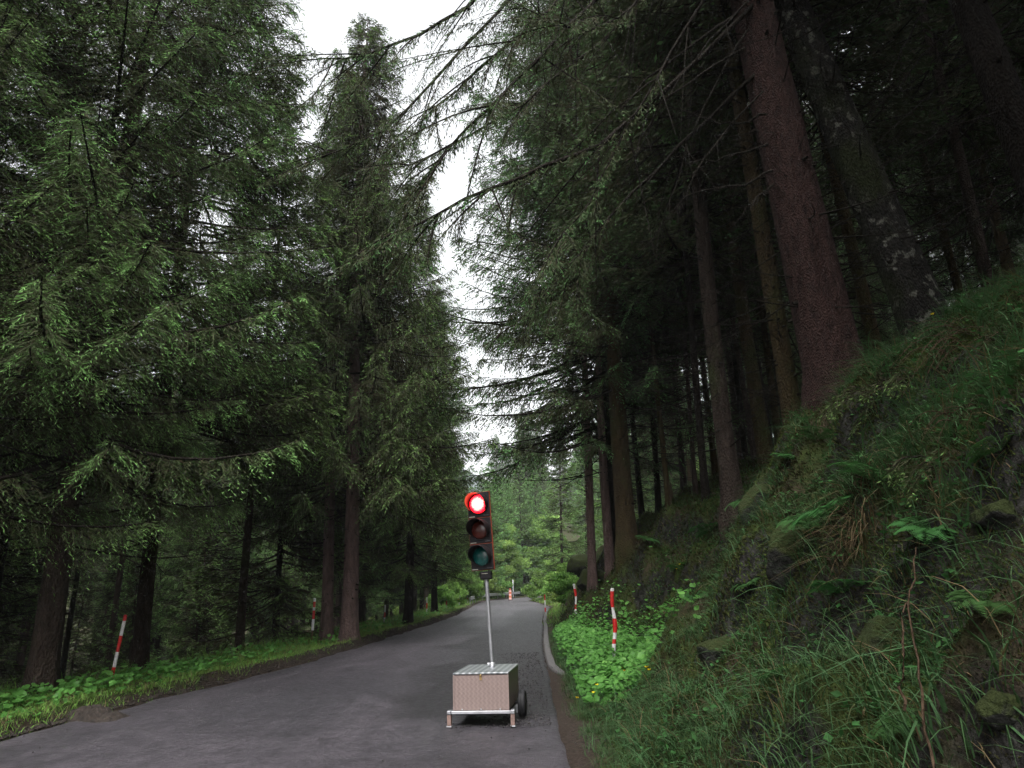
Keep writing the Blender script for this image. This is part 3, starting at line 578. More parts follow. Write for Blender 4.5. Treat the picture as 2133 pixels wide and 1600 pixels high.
# --- long boughs of the big red spruce and its neighbours reaching over the road
def path3(pts, Ys, n=12):
    P = np.array([at(a, b, Y) for (a, b), Y in zip(pts, Ys)]); t_ = np.linspace(0, 1, len(P)); q = np.linspace(0, 1, n)
    out = np.stack([np.interp(q, t_, P[:, i]) for i in range(3)], -1)
    for _ in range(2): out[1:-1] = (out[:-2] + out[1:-1] * 2 + out[2:]) / 4
    return out
def add_bough(parent, pts, Ys, r, seed, foliage=True, slen=.8, hang=.8, bare=.50, n=14, name='bough', twigs=16, spacing=.07, fresh=.7):
    rng = np.random.default_rng(seed); P = path3(pts, Ys, n); P[1:-1] += rng.normal(size=(n - 2, 3)) * .02; g_ = G(); gf = G()
    V, Fq = tubes(P[None], (r * np.linspace(1, .22, n))[None], 6); g_.add(V, Fq, 0, sm=True)
    SP, SR = [], []; L = np.linalg.norm(P[-1] - P[0])
    for _ in range(twigs):
        q = rng.integers(2, n - 1); b = P[q]; T = norm(P[q + 1] - P[q - 1]); d = norm(T + rng.normal(size=3) * [.45, .45, .4] + [0, 0, -.35]); l = rng.uniform(.12, .3) * L * (1 - q / n * .6)
        f_ = np.linspace(0, 1, 6)[:, None]; sp_ = b + d * l * f_ + np.array([0, 0, -.22 * l]) * f_ ** 2 + rng.normal(size=3) * .1 * l * f_ ** 2
        SP.append(sp_); SR.append(r * .38 * np.linspace(1, .25, 6))
        if foliage: (q > 5) and bough_into(gf, sp_, slen * .40, rng, spacing, .09, .014, 9, hang, .25, fresh)
    V, Fq = tubes(np.array(SP), np.array(SR), 4); g_.add(V, Fq, 0)
    if foliage: bough_into(gf, P, slen * .5, rng, spacing, .10, .015, 10, hang, bare, fresh)
    inv = parent.matrix_basis.inverted()
    o = g_.build(name, [M['twig']], parent); o.matrix_parent_inverse = inv
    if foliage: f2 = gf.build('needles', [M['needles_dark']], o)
    return o
bpy.context.view_layer.update()
BO = [  # (pixels from trunk to tip), (distances), thickness, owner
 ([(1545, -420), (1300, -60), (1158, 90), (975, 262), (880, 372)], [9.3, 8.6, 8.2, 8.0, 8.0], .045, RED),
 ([(1540, -500), (1240, -90), (1130, 45), (997, 146), (870, 262)], [9.3, 8.9, 8.7, 8.5, 8.4], .040, RED),
 ([(1540, -350), (1330, 20), (1200, 75), (1060, 0)], [9.3, 8.4, 8.0, 7.8], .030, RED),
 ([(1570, 10), (1300, 277), (1189, 330), (1031, 382), (892, 454), (775, 508)], [9.3, 8.6, 8.4, 8.2, 8.1, 8.0], .045, RED),
 ([(1530, -700), (1200, -250), (1000, 0), (892, 71), (730, 125), (665, 122)], [9.3, 9.4, 9.3, 9.2, 9.2, 9.1], .045, RED),
 ([(1545, -300), (1330, 30), (1190, 140), (1040, 250), (900, 330), (820, 350)], [9.4, 9.8, 10.0, 10.0, 10, 10], .038, RED),
 ([(1535, -600), (1250, -200), (1000, 60), (860, 220), (720, 330), (640, 300)], [9.4, 10.2, 10.6, 10.8, 11, 11], .042, RED),
 ([(1590, 140), (1400, 320), (1250, 470), (1120, 640), (1010, 720)], [9.4, 9.6, 9.8, 10, 10.2], .034, RED),
 ([(1550, -150), (1420, 80), (1320, 230), (1230, 420), (1150, 520)], [9.3, 8.8, 8.5, 8.3, 8.2], .032, RED)]
for i, (pts, Ys, r, own) in enumerate(BO): add_bough(own, pts, Ys, r, 500 + i)
BD = [([(1535, 30), (1400, 120), (1300, 210), (1180, 330), (1060, 400)], 8.9, .022, RED), ([(1552, 100), (1420, 180), (1300, 275), (1200, 380)], 8.8, .020, RED), ([(1597, 238), (1540, 258), (1476, 252), (1351, 200)], 9.0, .020, RED),
      ([(1600, 300), (1500, 335), (1425, 336), (1330, 300)], 9.0, .018, RED), ([(1608, 355), (1530, 395), (1433, 400), (1380, 470)], 9.0, .020, RED), ([(1612, 383), (1560, 430), (1526, 468)], 9.0, .020, RED),
      ([(1590, 190), (1480, 300), (1420, 420), (1340, 520), (1300, 560)], 9.0, .016, RED), ([(1560, 60), (1450, 240), (1400, 400), (1350, 540)], 8.9, .014, RED),
      ([(1640, -60), (1540, 20), (1430, 140), (1340, 280), (1300, 360)], 8.8, .02, RED),
      ([(2090, -40), (2015, 23), (1900, 140), (1808, 250)], 8.6, .022, DARK), ([(2110, 40), (2034, 110), (1930, 200), (1820, 305)], 8.6, .02, DARK), ([(2150, 270), (2105, 293), (1990, 360), (1870, 414)], 8.4, .02, DARK),
      ([(2180, 340), (2133, 367), (2010, 440), (1898, 500)], 8.3, .024, DARK), ([(2060, -160), (1930, 0), (1870, 120), (1810, 235)], 8.8, .018, DARK), ([(2120, 120), (2060, 200), (1960, 290), (1850, 340)], 8.5, .015, DARK),
      ([(1900, -30), (1780, 10), (1680, 40), (1600, 80), (1480, 110), (1380, 120)], 9.0, .016, GREY)]
for i, (pts, Y, r, own) in enumerate(BD): add_bough(own, pts, [Y] * len(pts), r, 700 + i, False, name='bare_limb', twigs=7)

# ------------------------------------------------------------------ ground cover
def blades(n, P, Lr, wr, rng, arch=.6, lean_=None, seg=4):
    L = rng.uniform(*Lr, n) * (.6 + .4 * rng.random(n)); a = rng.uniform(0, 2 * PI, n); D = np.stack([np.cos(a), np.sin(a), 0 * a], -1)
    if lean_ is not None: D = norm(D * .8 + np.asarray(lean_))
    S = np.stack([-D[:, 1], D[:, 0], 0 * a], -1) + rng.normal(size=(n, 3)) * .25
    f_ = np.linspace(0, 1, seg + 1)[None, :, None]; ar = (arch * rng.uniform(.4, 1.5, n))[:, None, None]; Lc = L[:, None, None]
    C_ = P[:, None] + D[:, None] * Lc * (.15 * f_ + ar * f_ ** 2 * .7) + np.array([0, 0, 1.]) * Lc * (f_ - .62 * ar * f_ ** 2.2)
    wd = rng.uniform(*wr, n)[:, None, None] * (1 - f_ ** 1.6 * .92)
    V = np.stack([C_ + S[:, None] * wd * .5, C_ - S[:, None] * wd * .5], 2)
    k = (seg + 1) * 2; i = (np.arange(n) * k)[:, None] + (np.arange(seg) * 2)[None]
    return V.reshape(-1, 3), np.stack([i, i + 1, i + 3, i + 2], -1).reshape(-1, 4), seg
def bankpts(n, rng, y0, y1, u0_, u1_, pw=1.0):
    y = y0 + (y1 - y0) * rng.random(n) ** pw; x = Re(y) + u0_ + (u1_ - u0_) * rng.random(n); return x, y
rng = np.random.default_rng(5)
# bank grass, clumped
g = G()
def grass_on(g, cx_, cy_, per, sp, Lr, wr, tone, arch=.8, lean_=None, patchy=True):
    kp = (fbm(cx_ * .8, cy_ * .8, 81, 3) + .22 * rng.normal(size=len(cx_)) > -.06) if patchy else np.ones(len(cx_), bool); cx_ = cx_[kp]; cy_ = cy_[kp]; tone = np.broadcast_to(tone, len(kp))[kp]
    n = len(cx_) * per; x = np.repeat(cx_, per) + rng.normal(size=n) * sp; y = np.repeat(cy_, per) + rng.normal(size=n) * sp
    P = np.stack([x, y, ground_h(x, y) - .02], -1); V, Fq, sg = blades(n, P, Lr, wr, rng, arch, lean_)
    tn = np.repeat(np.broadcast_to(tone, len(cx_)), per) + rng.normal(size=n) * .13
    g.add(V, Fq, 0, np.repeat(np.clip(tn, 0, 1), sg))
cx_, cy_ = bankpts(4200, rng, 2, 12, .45, 6.5); dr = rng.random(4200); grass_on(g, cx_, cy_, 16, .07, (.10, .34), (.003, .007), np.where(dr < .12, .97, .30 + .4 * rng.random(4200)), 1.0, (-.5, 0, 0))
cx_, cy_ = bankpts(1500, rng, 2, 9, .5, 5.0); grass_on(g, cx_, cy_, 12, .05, (.30, .62), (.005, .010), .55 + .3 * rng.random(1500), 1.15, (-.6, -.1, 0))
cx_, cy_ = bankpts(4200, rng, 10, 32, .35, 9.0); dr = rng.random(4200); grass_on(g, cx_, cy_, 12, .12, (.15, .45), (.006, .012), np.where(dr < .10, .95, .28 + .4 * rng.random(4200)), .9, (-.5, 0, 0))
cx_, cy_ = bankpts(1500, rng, 3, 24, .24, .95); grass_on(g, cx_, cy_, 16, .08, (.10, .30), (.004, .009), .42 + .3 * rng.random(1500), .9, None, False)
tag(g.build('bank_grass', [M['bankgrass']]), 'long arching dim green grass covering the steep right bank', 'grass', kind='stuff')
# moss and tiny herbs on the bank
g = G(); x, y = bankpts(360000, rng, 1.8, 13, .40, 7.5, 1.3); keep = fbm(x * 1.3, y * 1.3, 55, 3) > -.26; x, y = x[keep], y[keep]; n = len(x)
P = np.stack([x, y, ground_h(x, y) - .005], -1); D = rng.normal(size=(n, 3)) * .7 + [-.4, 0, .8]
ms = np.clip(np.hypot(x, y) / 7, .35, 1); V, Fq = kites(P, D, rng.uniform(.02, .06, n) * ms, .017 * ms, rng); g.add(V, Fq, 0, np.clip(.5 + fbm(x * 2.6, y * 2.6, 60) * 2.0 + rng.normal(size=n) * .15, 0, 1))
x, y = bankpts(50000, rng, 12, 30, .40, 8); n = len(x); P = np.stack([x, y, ground_h(x, y) - .005], -1); D = rng.normal(size=(n, 3)) * .7 + [-.4, 0, .8]
V, Fq = kites(P, D, rng.uniform(.05, .12, n), .035, rng); g.add(V, Fq, 0, np.clip(.5 + fbm(x * 2.6, y * 2.6, 60) * 2.0 + rng.normal(size=n) * .15, 0, 1))
tag(g.build('moss', [M['moss']]), 'dark olive moss carpet on the rocks and soil of the bank', 'moss', kind='stuff')
# small herb leaves on the bank
g = G(); x, y = bankpts(34000, rng, 2, 20, .45, 6.0); keep = fbm(x * .9, y * .9, 91, 3) > .0; x, y = x[keep], y[keep]; n = len(x)
P = np.stack([x, y, ground_h(x, y) + rng.uniform(.02, .14, n)], -1); a = rng.random(n) * 2 * PI
V, Fq = kites(P, np.stack([np.cos(a), np.sin(a), rng.normal(size=n) * .4], -1), rng.uniform(.03, .075, n), rng.uniform(.02, .05, n), rng, np.array([0, 0, 1.])); g.add(V, Fq, 0, np.clip(.35 + rng.normal(size=n) * .3, 0, 1))
tag(g.build('bank_herbs', [M['fern']]), 'small leafy herbs scattered through the grass of the right bank', 'herbs', kind='stuff')
# broad leaves: the bright patch at the bay and along the left verge
def round_leaves(g, P, R_, rng, tone):
    n = len(P); m_ = 8; th = np.arange(m_) * 2 * PI / m_; nm = norm(rng.normal(size=(n, 3)) * .35 + [-.05, -.25, 1]); A = norm(np.cross(nm, rng.normal(size=(n, 3)))); B = np.cross(nm, A)
    rad = R_[:, None] * (1 + .12 * np.cos(3 * th)[None] + .08 * rng.normal(size=(n, m_))) * np.where(np.arange(m_) == 0, .45, 1)[None]
    rim = P[:, None] + A[:, None] * (rad * np.cos(th))[..., None] + B[:, None] * (rad * np.sin(th))[..., None] + nm[:, None] * (R_[:, None] * .22 * (.4 + np.abs(np.sin(th * 1.5)))[None])[..., None]
    V = np.concatenate([P[:, None], rim], 1); i = (np.arange(n) * (m_ + 1))[:, None]; j = np.arange(m_)[None]
    g.add(V.reshape(-1, 3), np.stack(np.broadcast_arrays(i, i + 1 + j, i + 1 + (j + 1) % m_), -1).reshape(-1, 3), 0, np.repeat(np.clip(tone, 0, 1), m_))
g = G(); n = 9500; y = rng.uniform(9.0, 24, n); x = Re(y) + .30 + (toe(y) - .15) * rng.random(n) ** .8 + .45 * np.abs(rng.normal(size=n)) * (rng.random(n) < .3); keep = rng.random(n) < np.interp(y, [9, 11, 20, 24], [.15, 1, 1, .4]); x, y = x[keep], y[keep]; n = len(x)
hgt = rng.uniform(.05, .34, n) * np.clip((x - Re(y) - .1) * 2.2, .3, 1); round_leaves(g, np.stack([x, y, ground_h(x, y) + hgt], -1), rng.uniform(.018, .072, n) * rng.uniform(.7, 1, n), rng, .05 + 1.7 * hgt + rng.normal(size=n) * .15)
tag(g.build('butterbur', [M['butterbur']]), 'bright broad leaved plants filling the verge around the right striped pole', 'plants', kind='stuff')
g = G(); n = 8000; y = 6 + 50 * rng.random(n) ** 1.7; ul = np.interp(y, [8, 13, 16], [.12, .2, .4]) + 2.0 * rng.random(n); x = Le(y) - ul; keep = rng.random(n) < np.interp(y, [6, 14, 18, 30], [1, .9, .35, .3]) * (.35 + .65 * (ul > .8)); x, y, ul = x[keep], y[keep], ul[keep]; n = len(x)
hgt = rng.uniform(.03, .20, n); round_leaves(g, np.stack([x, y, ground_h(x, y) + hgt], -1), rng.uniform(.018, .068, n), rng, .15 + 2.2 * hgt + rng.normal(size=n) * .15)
tag(g.build('verge_plants', [M['butterbur']]), 'bright round leaved plants along the left verge below the forest', 'plants', kind='stuff')
g = G(); n = 5200; cy_ = 5.5 + 80 * rng.random(n) ** 1.6; cx_ = Le(cy_) - np.interp(cy_, [8, 13, 16], [.06, .10, .22]) - 2.1 * rng.random(n); grass_on(g, cx_, cy_, 15, .09, (.08, .24), (.005, .011), .66 + .25 * rng.random(n), .7, None, False)
n = 700; cy_ = 8 + 60 * rng.random(n) ** 1.5; cx_ = Le(cy_) - 1.8 - 1.2 * rng.random(n); grass_on(g, cx_, cy_, 10, .08, (.25, .55), (.005, .010), .5 + .35 * rng.random(n), .5, None, False)
n = 1300; cy_ = 28 + 70 * rng.random(n); cx_ = Re(cy_) + .25 + 2.2 * rng.random(n); grass_on(g, cx_, cy_, 12, .15, (.15, .4), (.015, .03), .68 + .25 * rng.random(n), .6)
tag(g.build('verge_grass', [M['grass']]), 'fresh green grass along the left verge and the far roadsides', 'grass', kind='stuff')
# crumbs of asphalt, soil clods
def clods(name, n, xs, ys, sr, matn, label, cat, dz=0, base=None):
    g = G(); s = rng.uniform(*sr, n) * rng.random(n) ** 1.5 + sr[0]; o = np.array([[1, 0, 0], [0, 1, 0], [-1, 0, 0], [0, -1, 0], [0, 0, 1], [0, 0, -1]], float)
    z = ground_h(xs, ys) if base is None else base; V = np.stack([xs, ys, z + dz], -1)[:, None] + o[None] * s[:, None, None] * rng.uniform(.6, 1.2, (n, 6, 1)) * [1, 1, .7]
    tr = np.array([[0, 1, 4], [1, 2, 4], [2, 3, 4], [3, 0, 4], [1, 0, 5], [2, 1, 5], [3, 2, 5], [0, 3, 5]]); i = (np.arange(n) * 6)[:, None, None]
    g.add(V.reshape(-1, 3), (i + tr[None]).reshape(-1, 3), 0); return tag(g.build(name, [M[matn]]), label, cat, kind='stuff')
n = 2600; ys = 8.6 + 9 * rng.random(n) ** 1.4; xs = Re(ys) - .15 - np.abs(rng.normal(size=n)) * .55
clods('asphalt_crumbs', n, xs, ys, (.003, .022), 'crumb', 'loose black asphalt crumbs beside the right road edge', 'gravel', .02, rise(ys))
n = 12000; ys = 5.5 + 50 * rng.random(n) ** 1.3; wv = np.interp(ys, [8, 12.5, 15], [.03, .05, .11]); xs = Le(ys) - wv + rng.normal(size=n) * wv
clods('soil_clods', n, xs, ys, (.006, .035), 'soilclod', 'dark brown broken soil edging the left side of the road', 'soil', .01)
n = 5000; ys = 3.5 + 18 * rng.random(n) ** 1.3; xs = Re(ys) + .02 + .42 * rng.random(n)
clods('roadside_gravel', n, xs, ys, (.003, .020), 'soilclod', 'brown gravel and litter strip along the right road edge', 'gravel', .0)

n = 900; ys = 5.5 + 30 * rng.random(n) ** 1.6; xs = Le(ys) + (Re(ys) - Le(ys)) * rng.random(n)
clods('road_grit', n, xs, ys, (.003, .014), 'crumb', 'scattered dark grit lying all over the asphalt', 'grit', .018, rise(ys))
def heap(name, px, Y, py, R_, Hh, label, seed):
    x, y = bear(px, Y, py); rg = np.random.default_rng(seed); k = 60; uu_ = np.linspace(0, 1, 30)[:, None]; th = np.linspace(0, 2 * PI, k, endpoint=False)[None]
    rr_ = R_ * uu_ * (1 + .25 * np.sin(2 * th + seed) + .12 * np.sin(5 * th)); X_ = x + rr_ * np.cos(th) * 1.5; Y_ = y + rr_ * np.sin(th)
    Z_ = rise(Y_) - .04 + Hh * (1 - uu_ ** 1.4) * (1 + .5 * fbm(X_ * 6, Y_ * 6, seed)) + .09 * fbm(X_ * 18, Y_ * 18, seed + 1, 4) + .05 * fbm(X_ * 5, Y_ * 5, seed + 2) + 0 * th
    i = (np.arange(29) * k)[:, None]; j = np.arange(k)[None]; g = G(); g.add(np.stack([X_, Y_, Z_], -1).reshape(-1, 3), np.stack(np.broadcast_arrays(i + j, i + (j + 1) % k, i + k + (j + 1) % k, i + k + j), -1).reshape(-1, 4), 0, sm=False)
    tag(g.build(name, [M['soilclod']]), label, 'soil')
heap('soil_heap', 195, 10.15, 1487, .36, .20, 'dark heap of dug soil at the near left road edge', 3)
heap('soil_heap', 365, 12.4, 1440, .20, .11, 'small brown soil lump farther along the left road edge', 5)

# ------------------------------------------------------------------ rocks, ferns, sticks, flowers on the bank
def rock(px, py, Y, sx_, sy_, sz_, seed, label, dz=0, rz=0):
    x, y = onbank(px, py); kk = y / Y; sx_, sy_, sz_ = sx_ * kk, sy_ * kk, sz_ * kk; rg = np.random.default_rng(seed); nu_, nv = 44, 26
    u_ = np.linspace(0, 2 * PI, nu_, endpoint=False); v_ = np.linspace(0, PI, nv); U_, V_ = np.meshgrid(u_, v_)
    d = np.stack([np.sin(V_) * np.cos(U_), np.sin(V_) * np.sin(U_), np.cos(V_)], -1); pl = norm(rg.normal(size=(14, 3))); dd = d @ pl.T
    r_ = np.min(np.where(dd > .15, rg.uniform(.62, .95, 14)[None, None] / np.maximum(dd, .15), 9), -1); r_ = np.clip(r_, .5, 1.15)
    r_ += .10 * fbm(d[..., 0] * 3 + seed, d[..., 2] * 3 + d[..., 1] * 2, seed, 4); r_[0] = r_[0].mean(); r_[-1] = r_[-1].mean()
    P = d * r_[..., None] * [sx_, sy_, sz_]; i = (np.arange(nv - 1) * nu_)[:, None]; j = np.arange(nu_)[None]
    g = G(); g.add(P.reshape(-1, 3), np.stack(np.broadcast_arrays(i + j, i + nu_ + j, i + nu_ + (j + 1) % nu_, i + (j + 1) % nu_), -1).reshape(-1, 4), 0, sm=True)
    o = g.build('mossy_rock', [M['rock']]); z = float(ground_h(x, y)); o.location = (x, y, z + dz); o.rotation_euler = (0, 0, rz); return tag(o, label, 'rock')
rock(1850, 1330, 3.9, .22, .2, .15, 1, 'big dark overhanging rock in the hollow beside the tall dry stick', -.05, .3)
rock(1660, 1180, 6.2, .26, .22, .34, 2, 'grey lichen spotted rock face below the bright fern', .05, .2)
rock(1500, 1370, 5.8, .16, .15, .14, 3, 'low dark rock poking from the grass of the lower bank', .05, 1)
rock(1590, 1060, 8.4, .22, .25, .36, 4, 'upright mossy boulder beneath the hanging fern fronds', .0, 1.7)
rock(1215, 1190, 22.5, .6, .6, .4, 5, 'dark rock outcrop above the far right striped pole', .1, .7)
rock(2080, 1080, 4.6, .16, .16, .12, 6, 'shadowy rock under the mossy overhang at the right edge', .0, 2)
rock(1230, 1215, 19.5, .5, .5, .30, 7, 'smaller dark rock low on the bank behind the bright leaves', .05, .1)
rock(2095, 1500, 2.9, .10, .10, .07, 8, 'rounded moss cushion rock in the lower right corner', .02, .1)

def fern_geo(seed, n=8, L=.55):
    rng_ = np.random.default_rng(seed); g = G()
    for i in range(n):
        a = 2 * PI * i / n + rng_.normal() * .2; l = L * rng_.uniform(.7, 1.1); f_ = np.linspace(0, 1, 26)
        d = np.array([math.cos(a), math.sin(a)]); r_ = l * f_ * (.9 - .15 * f_); z_ = l * (.75 * f_ - .75 * f_ ** 2.0)
        C_ = np.stack([d[0] * r_, d[1] * r_, z_], -1); S = np.array([-d[1], d[0], 0.]); T = np.array([d[0], d[1], -.2])
        V, Fq = tubes(C_[None], (.004 * np.linspace(1, .3, 26))[None], 3); g.add(V, Fq, 0, .2)
        pl = l * .28 * np.sin(np.clip(f_ * .95 + .06, 0, 1) * PI) ** .8 + .01
        for s in (-1, 1):
            D = S * s + T * .45 + [0, 0, -.15]; V, Fq = kites(C_[2:], np.repeat(D[None], 24, 0), pl[2:], .020, rng_, np.array([0, 0, 1.])); g.add(V, Fq, 0, np.clip(.5 + .3 * f_[2:] + rng_.normal() * .1, 0, 1))
    return g.mesh('fern', [M['fern']])
FE = [fern_geo(1), fern_geo(2, 10, .6), fern_geo(3, 7, .45)]
FL = [(1740, 1075, 6.6, 1.2, 'bright feathery fern above the grey lichen spotted rock'), (1690, 1100, 6.9, .9, 'second fern leaning left beside the brightest fern'), (1640, 960, 9.0, 1.0, 'fern drooping over the upright mossy boulder'), (1700, 920, 8.9, .9, 'dim fern at the foot of the big red trunk'),
      (1480, 1110, 9.5, .8, 'small fern in the middle of the bank left of the boulders'), (1560, 1230, 6.8, .7, 'fern tuft low on the bank above the dark low rock'), (1940, 1120, 5.2, .8, 'fern under the mossy overhang near the dry stick'), (1350, 1130, 20, 1.3, 'fern beside the foot of the moss tinted spruce'), (1420, 1190, 12, .9, 'fern on the shaded slope behind the bright leaf patch'), (2090, 960, 5.2, .8, 'fern near the right edge among the dead twigs')]
FL += [(1560, 1050, 9.4, .9, 'fern fanning out just below the swollen foot of the grey trunk'), (1450, 1250, 7.6, .6, 'low fern between the bright leaf patch and the dark low rock'), (1820, 1010, 6.0, 1.1, 'broad fern hanging beneath the green spruce sprays'), (1760, 1250, 5.2, .7, 'fern just above the straw coloured tuft hollow'),
       (1620, 1420, 4.4, .5, 'small fern near the bottom centre of the bank'), (1880, 1530, 3.1, .35, 'tiny fern at the foot of the long pale stick'), (2060, 1280, 3.6, .55, 'fern in front of the shadowy right edge rock')]
for i, (px, py, Y, s, lb) in enumerate(FL):
    x, y = onbank(px, py); s *= .8 * y / Y; o = link('fern', FE[i % 3]); o.location = (x, y, float(ground_h(x, y)) + .02); o.rotation_euler = (-.1, -.35, i * 1.3); o.scale = (s,) * 3; tag(o, lb, 'fern', 'ferns on the right bank')

def stick(name, pts, Ys, r, label, cat='stick', matn='drytwig', wob=.006, seed=0, n=16):
    rg = np.random.default_rng(seed); P = path3(pts, Ys, n); P[1:-1] += rg.normal(size=(n - 2, 3)) * wob; g = G(); V, Fq = tubes(P[None], (r * np.linspace(1, .5, n))[None], 6); g.add(V, Fq, 0, sm=True); return tag(g.build(name, [M[matn]]), label, cat)
stick('dry_stick', [(1948, 1610), (1925, 1480), (1912, 1380), (1895, 1260), (1898, 1180), (1908, 1140)], [2.35, 2.42, 2.5, 2.6, 2.7, 2.75], .005, 'long pale brown dry stick leaning up the lower right bank', seed=1)
stick('dry_stick', [(1884, 1480), (1886, 1400), (1878, 1300), (1884, 1255), (1895, 1262)], [2.5, 2.5, 2.6, 2.6, 2.62], .005, 'shorter dark dry stem beside the long pale stick', seed=2)
def brush(name, px, py, Y, n, L, label, seed, matn='drytwig', needles=False):
    rg = np.random.default_rng(seed); x, y = onbank(px, py); z = float(ground_h(x, y)); e = empty(name, (x, y, z), scale=y / Y); tag(e, label, 'fallen branch'); g = G(); gf = G(); P = []; R_ = []
    for i in range(n):
        a = rg.normal() * .5 + PI; l = L * rg.uniform(.4, 1); f_ = np.linspace(0, 1, 7)[:, None]; b = rg.normal(size=3) * [.22, .2, .05] + [.3, 0, .15]; gz = None
        d = np.array([math.cos(a), .6 * math.sin(a), -.42 + .25 * rg.normal()]); p_ = b + d * l * f_ + np.array([0, 0, .25 * l]) * np.sin(f_ * PI); P.append(p_); R_.append(.006 * rg.uniform(.4, 1.3) * np.linspace(1, .25, 7))
        if needles: bough_into(gf, p_, .22, rg, .04, .06, .014, 6, .3, .1, 1.0)
    V, Fq = tubes(np.array(P), np.array(R_), 4); g.add(V, Fq, 0); g.build('twigs', [M[matn]], e)
    if needles: gf.build('needles', [M['needles']], e)
brush('dead_brush', 2010, 740, 6.3, 44, .9, 'tangle of dead brown twigs on the bank crest right of the big red trunk', 3)
brush('dead_brush', 2000, 900, 5.4, 18, .4, 'sparse dry brushwood halfway down the bank at the right', 5)
brush('spruce_brush', 1830, 860, 6.9, 16, .75, 'low bright green spruce sprays at the foot of the big red trunk', 4, 'twig', True)
brush('spruce_brush', 1960, 1010, 5.6, 8, .45, 'small green spruce sprig below the dry brushwood', 9, 'twig', True)
# hanging dry grass tuft
g = G(); x, y = onbank(1800, 1130); n = 150; P = np.stack([x + rng.normal(size=n) * .07, y + rng.normal(size=n) * .09, 0 * np.ones(n)], -1); P[:, 2] = ground_h(P[:, 0], P[:, 1]) + .05
V, Fq, sg = blades(n, P, (.25, .5), (.004, .007), rng, 1.7, (-1.2, -.6, 0)); g.add(V, Fq, 0, rng.random(len(Fq))); tag(g.build('dry_grass', [M['drygrass']]), 'tuft of straw coloured dead grass hanging over the dark hollow', 'grass')
# flowers
gfl = G(); th = np.arange(5) * 2 * PI / 5
V, Fq = kites(np.zeros((5, 3)) + [0, 0, .16], np.stack([np.cos(th), np.sin(th), .5 + 0 * th], -1), .022, .014, rng); gfl.add(V, Fq, 0, .6); V, Fq = tubes(np.array([[[0, 0, -.02], [.005, 0, .08], [0, 0, .16]]]), np.array([[.0015] * 3]), 3)
flower = gfl.mesh('flower', [M['yellow']]); gs_ = G(); gs_.add(V, Fq, 0, .5); stem_me = gs_.mesh('stem', [M['grass']])
for i, (px, py, Y) in enumerate([(1240, 1500, 7.0), (1246, 1480, 7.4), (1345, 1380, 9), (1352, 1452, 7.2), (1300, 1438, 8.2), (1206, 1512, 7.0), (1412, 1212, 9.8), (1418, 1204, 10.2), (1952, 700, 7.2), (1305, 1445, 8.0), (1215, 1280, 17), (1358, 1459, 7.1)]):
    x, y = onbank(px, py); e = empty('yellow_flower', (x, y, float(ground_h(x, y)) + .08), (0, 0, i), 1.3); tag(e, 'small yellow flower in the grass of the right bank', 'flower', 'yellow flowers on the right bank'); link('petals', flower, e); link('stem', stem_me, e)

# ------------------------------------------------------------------ striped snow poles
def pole(px, py, Y, Hh, bands, label, lean=(0, 0), r=.026, stake=0, warp=0, seed=0, group=None, z0=None):
    """bands bottom to top: list of (height fraction end, 'r'|'w')"""
    x, y = bear(px, Y, py); z = float(ground_h(x, y)) if z0 is None else z0; e = empty('striped_pole', (x, y, z), (lean[1], lean[0], seed * 1.3 * (1 if lean == (0, 0) else 0))); tag(e, label, 'snow pole', group)
    if stake: g = G(); lathe(g, [(.018, -.1), (.018, stake + .05)], n=10); g.build('stake', [M['wood']], e)
    rg = np.random.default_rng(seed); g = G(); prev = stake if stake else -.05
    wx = lambda q: warp * math.sin(q * 7 + seed)
    for hf, c_ in bands:
        top = stake + (Hh - stake) * hf; zs = np.linspace(prev, top, 6)
        rr_ = [r * (1 + (.9 if warp else 0) * (fbm(np.array([z_ * 4.]), np.array([seed + .5]), 3)[0])) for z_ in zs]; th_ = np.linspace(0, 2 * PI, 13)[:-1]
        V = np.array([[[wx(z_) + rq * math.cos(a), rq * math.sin(a) * .8, z_] for a in th_] for z_, rq in zip(zs, rr_)]); i = (np.arange(5) * 12)[:, None]; j = np.arange(12)[None]
        g.add(V.reshape(-1, 3), np.stack(np.broadcast_arrays(i + j, i + (j + 1) % 12, i + 12 + (j + 1) % 12, i + 12 + j), -1).reshape(-1, 4), 0 if c_ == 'r' else 1, sm=True); prev = top
    lathe(g, [(rr_[-1], Hh), (rr_[-1] * .7, Hh + .01), (.0005, Hh + .014)], c=(wx(Hh), 0, 0), m=0 if bands[-1][1] == 'r' else 1, n=12); g.build('pole', [M['red'], M['white']], e)
    return e
B5 = [(.24, 'r'), (.46, 'w'), (.70, 'r'), (.92, 'w'), (1, 'r')]
pole(229, 1432, 12.9, 1.12, B5, 'nearest red and white pole on the left verge leaning right', (.10, 0), .030, seed=1)
pole(650, 1325, 22.5, 1.25, [(.35, 'w'), (.62, 'r'), (.72, 'w'), (.90, 'r'), (1, 'w')], 'second left pole, on a brown stake beside the twin pinkish trunks', (.02, 0), .040, .32, seed=2)
pole(800, 1308, 33, .75, [(.3, 'w'), (.6, 'r'), (1, 'w')], 'third left pole, short and half sunk in grass below the dense spruce', (.04, 0), .035, seed=3)
for i, (px, Y, h_, lb) in enumerate([(889, 43, .9, 'fourth left pole, small, before the dark spruce'), (930, 52, .8, 'fifth left pole with faded stripes among shrubs'), (957, 60, .8, 'sixth left pole, pale and partly hidden near the shrub'), (974, 67, .8, 'farthest left pole at the start of the crash barrier')]):
    pole(px, 1270, Y, h_, [(.3, 'w'), (.65, 'r'), (1, 'w')], lb, (0, 0), .05, seed=4 + i)
